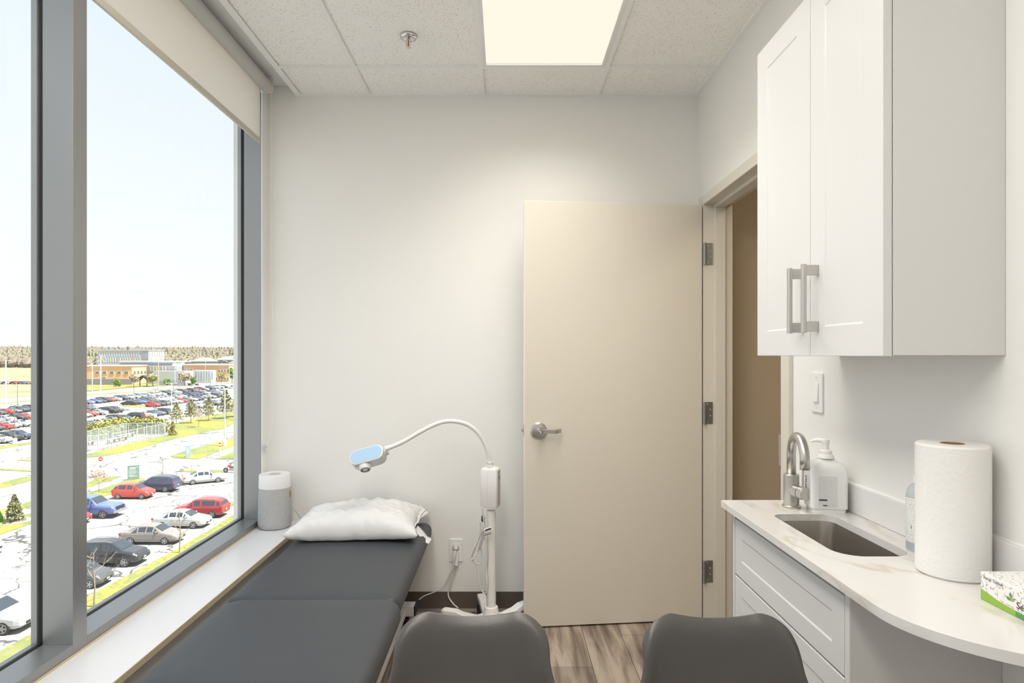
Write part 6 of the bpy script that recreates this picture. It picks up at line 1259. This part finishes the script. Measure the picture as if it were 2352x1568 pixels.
ce_ = block('entrance_wing', 330, 405, 840, 332.0, 6, 'metal_d')
rt = block('wing', 421, 528, 838.5, 350.0, 18, 'brick_o', roof=0.6)
lk = block('canopy_wing', 352, 424, 852, 322.0, 9, 'metal_g')
gl = block('curtain_wall', 444, 484, 850, 338.0, 6, 'win_p')
def window(px0, px1, py0, py1, D, parent, mat='win_t', nm='window'):
    o = obj(nm, MB().box(bxp(px0, D), bxp(px1, D), D - 0.12, D + 0.1, bz(py1, D), bz(py0, D)), M['win_p' if mat == 'win_t' else mat], parent)
    if mat == 'win_t': obj('pane', MB().box(bxp(px0, D) + 0.25, bxp(px1, D) - 0.25, D - 0.2, D - 0.1, bz(py1, D) + 0.2, bz(py0, D) - 0.2), M[mat], parent)
for k in range(5): window(219 + 16.6 * k, 229 + 16.6 * k, 852, 859, DL, w1)
XS = bxp(303, DL)
for k in range(4):                                   # windows on the end wall that faces the lot
    y0 = DL + 1.2 + 3.1 * k; o_ = obj('window', MB().box(XS - 0.1, XS + 0.12, y0, y0 + 1.9, bz(858.5, DL), bz(852, DL)), M['win_p'], w1); obj('pane', MB().box(XS + 0.1, XS + 0.2, y0 + 0.2, y0 + 1.7, bz(858, DL), bz(852.5, DL)), M['win_t'], w1)
XT = bxp(341, 366.0)
for k in range(6):
    y0 = 367.0 + 2.6 * k; obj('fin', MB().box(XT, XT + 0.2, y0, y0 + 0.7, bz(818, 366), bz(806, 366)), M['metal_d'], tw); obj('fin', MB().box(XT, XT + 0.2, y0 + 1.2, y0 + 1.8, bz(831, 366), bz(820, 366)), M[('fin_o', 'win_p', 'fin_b', 'fin_y', 'metal_d', 'fin_o')[k]], tw)
window(235, 244, 865, 869, DL, w1)
random.seed(21)
for k in range(26):
    px = 228 + 5.6 * k
    if px > 322: continue
    window(px, px + 1.6, 806, 818, 366.0, tw, 'win_p', 'fin')
    c = ('win_p', 'fin_o', 'win_p', 'fin_b', 'fin_y', 'win_p')[k % 6]; window(px + 2.6, px + 4.2, 820, 831, 366.0, tw, c, 'fin')
window(327, 341, 805.5, 826, 366.0, tw, 'metal_d', 'louvre'); pass
for k, c in enumerate(('fin_o', 'fin_b', 'fin_y', 'fin_o', 'win_p', 'win_p', 'fin_o')): window(344 + 7.1 * k, 346 + 7.1 * k, 841, 851, 332.0, ce_, c, 'fin')
for k in range(4): window(345 + 12 * k, 353 + 12 * k, 851.5, 856.5, 332.0, ce_)
for k in range(4): window(502 + 6.6 * k, 506.5 + 6.6 * k, 848, 854, 350.0, rt)
for k in range(5): window(496 + 6.4 * k, 500.5 + 6.4 * k, 866, 872, 350.0, rt)
for k in range(3): window(424 + 7 * k, 429 + 7 * k, 846, 850, 350.0, rt)
for k in range(7): window(450 + 6 * k, 453 + 6 * k, 852, 872, 338.0, gl, 'metal_g' if k % 2 else 'win_t', 'mullion_panel')
p = G(330, 886.5); t = thing('garden_pavilion', 'small dark-roofed timber pavilion before the clinic', 'pavilion', p)
obj('roof', MB().prism([(-2.6, 3.4), (0, 5.2), (2.6, 3.6), (2.3, 3.2), (0, 4.6), (-2.3, 3.0)], -1.5, 1.5, axis='y'), M['carblack'], t, local=True)
for x in (-1.8, 1.6): obj('post', MB().box(x - 0.15, x + 0.15, -0.2, 0.2, 0, 3.6), M['bark'], t, local=True)
obj('brace', MB().tube([(-1.8, 0, 2.6), (0, 0, 4.2), (1.6, 0, 2.6)], 0.15, 6), M['bark'], t, local=True)
yw = G(395, 884.5); tag(obj('screen_wall', MB().box(bxp(364, 309), bxp(424, 309), 309, 309.6, GZ, bz(874, 309)), M['metal_d']), 'low dark screen wall in front of the clinic entrance', 'wall')
lawn([(150, 903), (201, 898), (300, 889), (360, 884.6), (440, 877), (440, 874), (300, 883), (201, 884), (150, 886)], 'lawn between the road and the clinic')
blob_tree(271, 887.5, 869, 23, 'bush', 'round green bush at the brick wing', 500, trunk=0.0, name='bush', cat='bush')
blob_tree(351, 887, 857, 26, 'budding', 'yellow-green budding tree beside the pavilion', 500); blob_tree(307, 888, 860, 24, 'bare', 'bare brown tree left of the pavilion', 400); blob_tree(425, 885.5, 852, 34, 'bare', 'bare pinkish tree before the curtain wall', 500); blob_tree(382, 886, 867, 30, 'bush', 'bright green shrub behind the screen wall', 400, trunk=0.0, name='bush', cat='bush'); blob_tree(446, 885.5, 864, 16, 'bush', 'green shrub right of the screen wall', 300, trunk=0.0, name='bush', cat='bush'); blob_tree(508, 880, 855, 16, 'budding', 'budding tree before the right brick wing', 300); blob_tree(533, 880, 845, 20, 'bush', 'green tree behind the traffic light', 300)
# distant houses
M['house'] = pm('house_wall', (0.32, 0.29, 0.255), 0.8, var=0.05); M['house_r'] = pm('house_roof', (0.24, 0.23, 0.22), 0.8, var=0.08)
for k, (px, py0, wd, D) in enumerate(((462, 821, 46, 520), (424, 823, 12, 540), (520, 818, 44, 560), (545, 824, 30, 500))):
    x0, x1 = bxp(px - wd / 2, D), bxp(px + wd / 2, D); zr = bz(py0, D); t = thing('house', ('pale house with a hip roof behind the right brick wing', 'small house beside the clinic tower', 'wide pale house at the edge of the woods', 'house half hidden behind the traffic light')[k], 'house', ((x0 + x1) / 2, D, GZ))
    obj('walls', MB().box(x0, x1, D, D + 12, GZ, zr - 3.2), M['house'], t)
    m = MB(); m.v += [(x0 - 1, D - 1, zr - 3.2), (x1 + 1, D - 1, zr - 3.2), (x1 + 1, D + 13, zr - 3.2), (x0 - 1, D + 13, zr - 3.2), (x0 + 4, D + 6, zr), (x1 - 4, D + 6, zr)]
    for f in ((0, 1, 5, 4), (1, 2, 5), (2, 3, 4, 5), (3, 0, 4), (3, 2, 1, 0)): m.face(f)
    obj('roof', m, M['house_r'], t)
    for q in range(4):
        xx = x0 + (x1 - x0) * (q + 0.3) / 4; w_ = obj('window', MB().box(xx, xx + (x1 - x0) * 0.1, D - 0.1, D + 0.1, zr - 6.6, zr - 4.6), M['win_t'], t)
# wooded hills: uncountable, one mesh
random.seed(31); fm = MB()
def stuff_tree(x, y, h, wd, kind):
    n = len(fm.v); z0 = hill(x, y) - 0.3; fm.cm = kind; k = 6; o = random.uniform(0, 6)
    prof = [(0.5, 0.06), (1.0, 0.35), (0.85, 0.62), (0.45, 0.9)] if kind != 2 else [(0.6, 0.05), (1.0, 0.15), (0.55, 0.55), (0.2, 0.85)]
    for r, z in prof:
        for i in range(k):
            a = o + 2 * PI * i / k; rr = wd * r * random.uniform(0.75, 1.2); fm.v.append((x + rr * math.cos(a), y + rr * math.sin(a), z0 + h * z * random.uniform(0.94, 1.06)))
    fm.v.append((x, y, z0 + h))
    for j in range(3):
        for i in range(k): i2 = (i + 1) % k; fm.face((n + j * k + i, n + j * k + i2, n + (j + 1) * k + i2, n + (j + 1) * k + i))
    for i in range(k): fm.face((n + 3 * k + i, n + 3 * k + (i + 1) % k, n + 4 * k))
for _ in range(11000):
    v = random.random(); d = 640 + 900 * v ** 1.3; a = random.uniform(-1.6, -0.1); x = a * d; q = random.random()
    kd = 0 if q < 0.66 else (1 if q < 0.9 else 2)
    stuff_tree(x, d, random.uniform(8, 12.5) if kd != 2 else random.uniform(10, 15), random.uniform(2.6, 4.6) if kd != 2 else random.uniform(1.8, 2.8), kd)
M['wood1'] = pm('bare_woods', (0.22, 0.19, 0.15), 0.95, spec=0.1, var=0.2, vscale=0.05); M['wood2'] = pm('budding_woods', (0.195, 0.195, 0.115), 0.95, spec=0.1, var=0.2, vscale=0.05); M['wood3'] = pm('evergreen_woods', (0.08, 0.11, 0.07), 0.95, spec=0.1, var=0.2, vscale=0.05)
tag(obj('forest', fm, [M['wood1'], M['wood2'], M['wood3']], fix=False), 'bare and budding woods covering the distant hills', 'forest', kind='stuff')
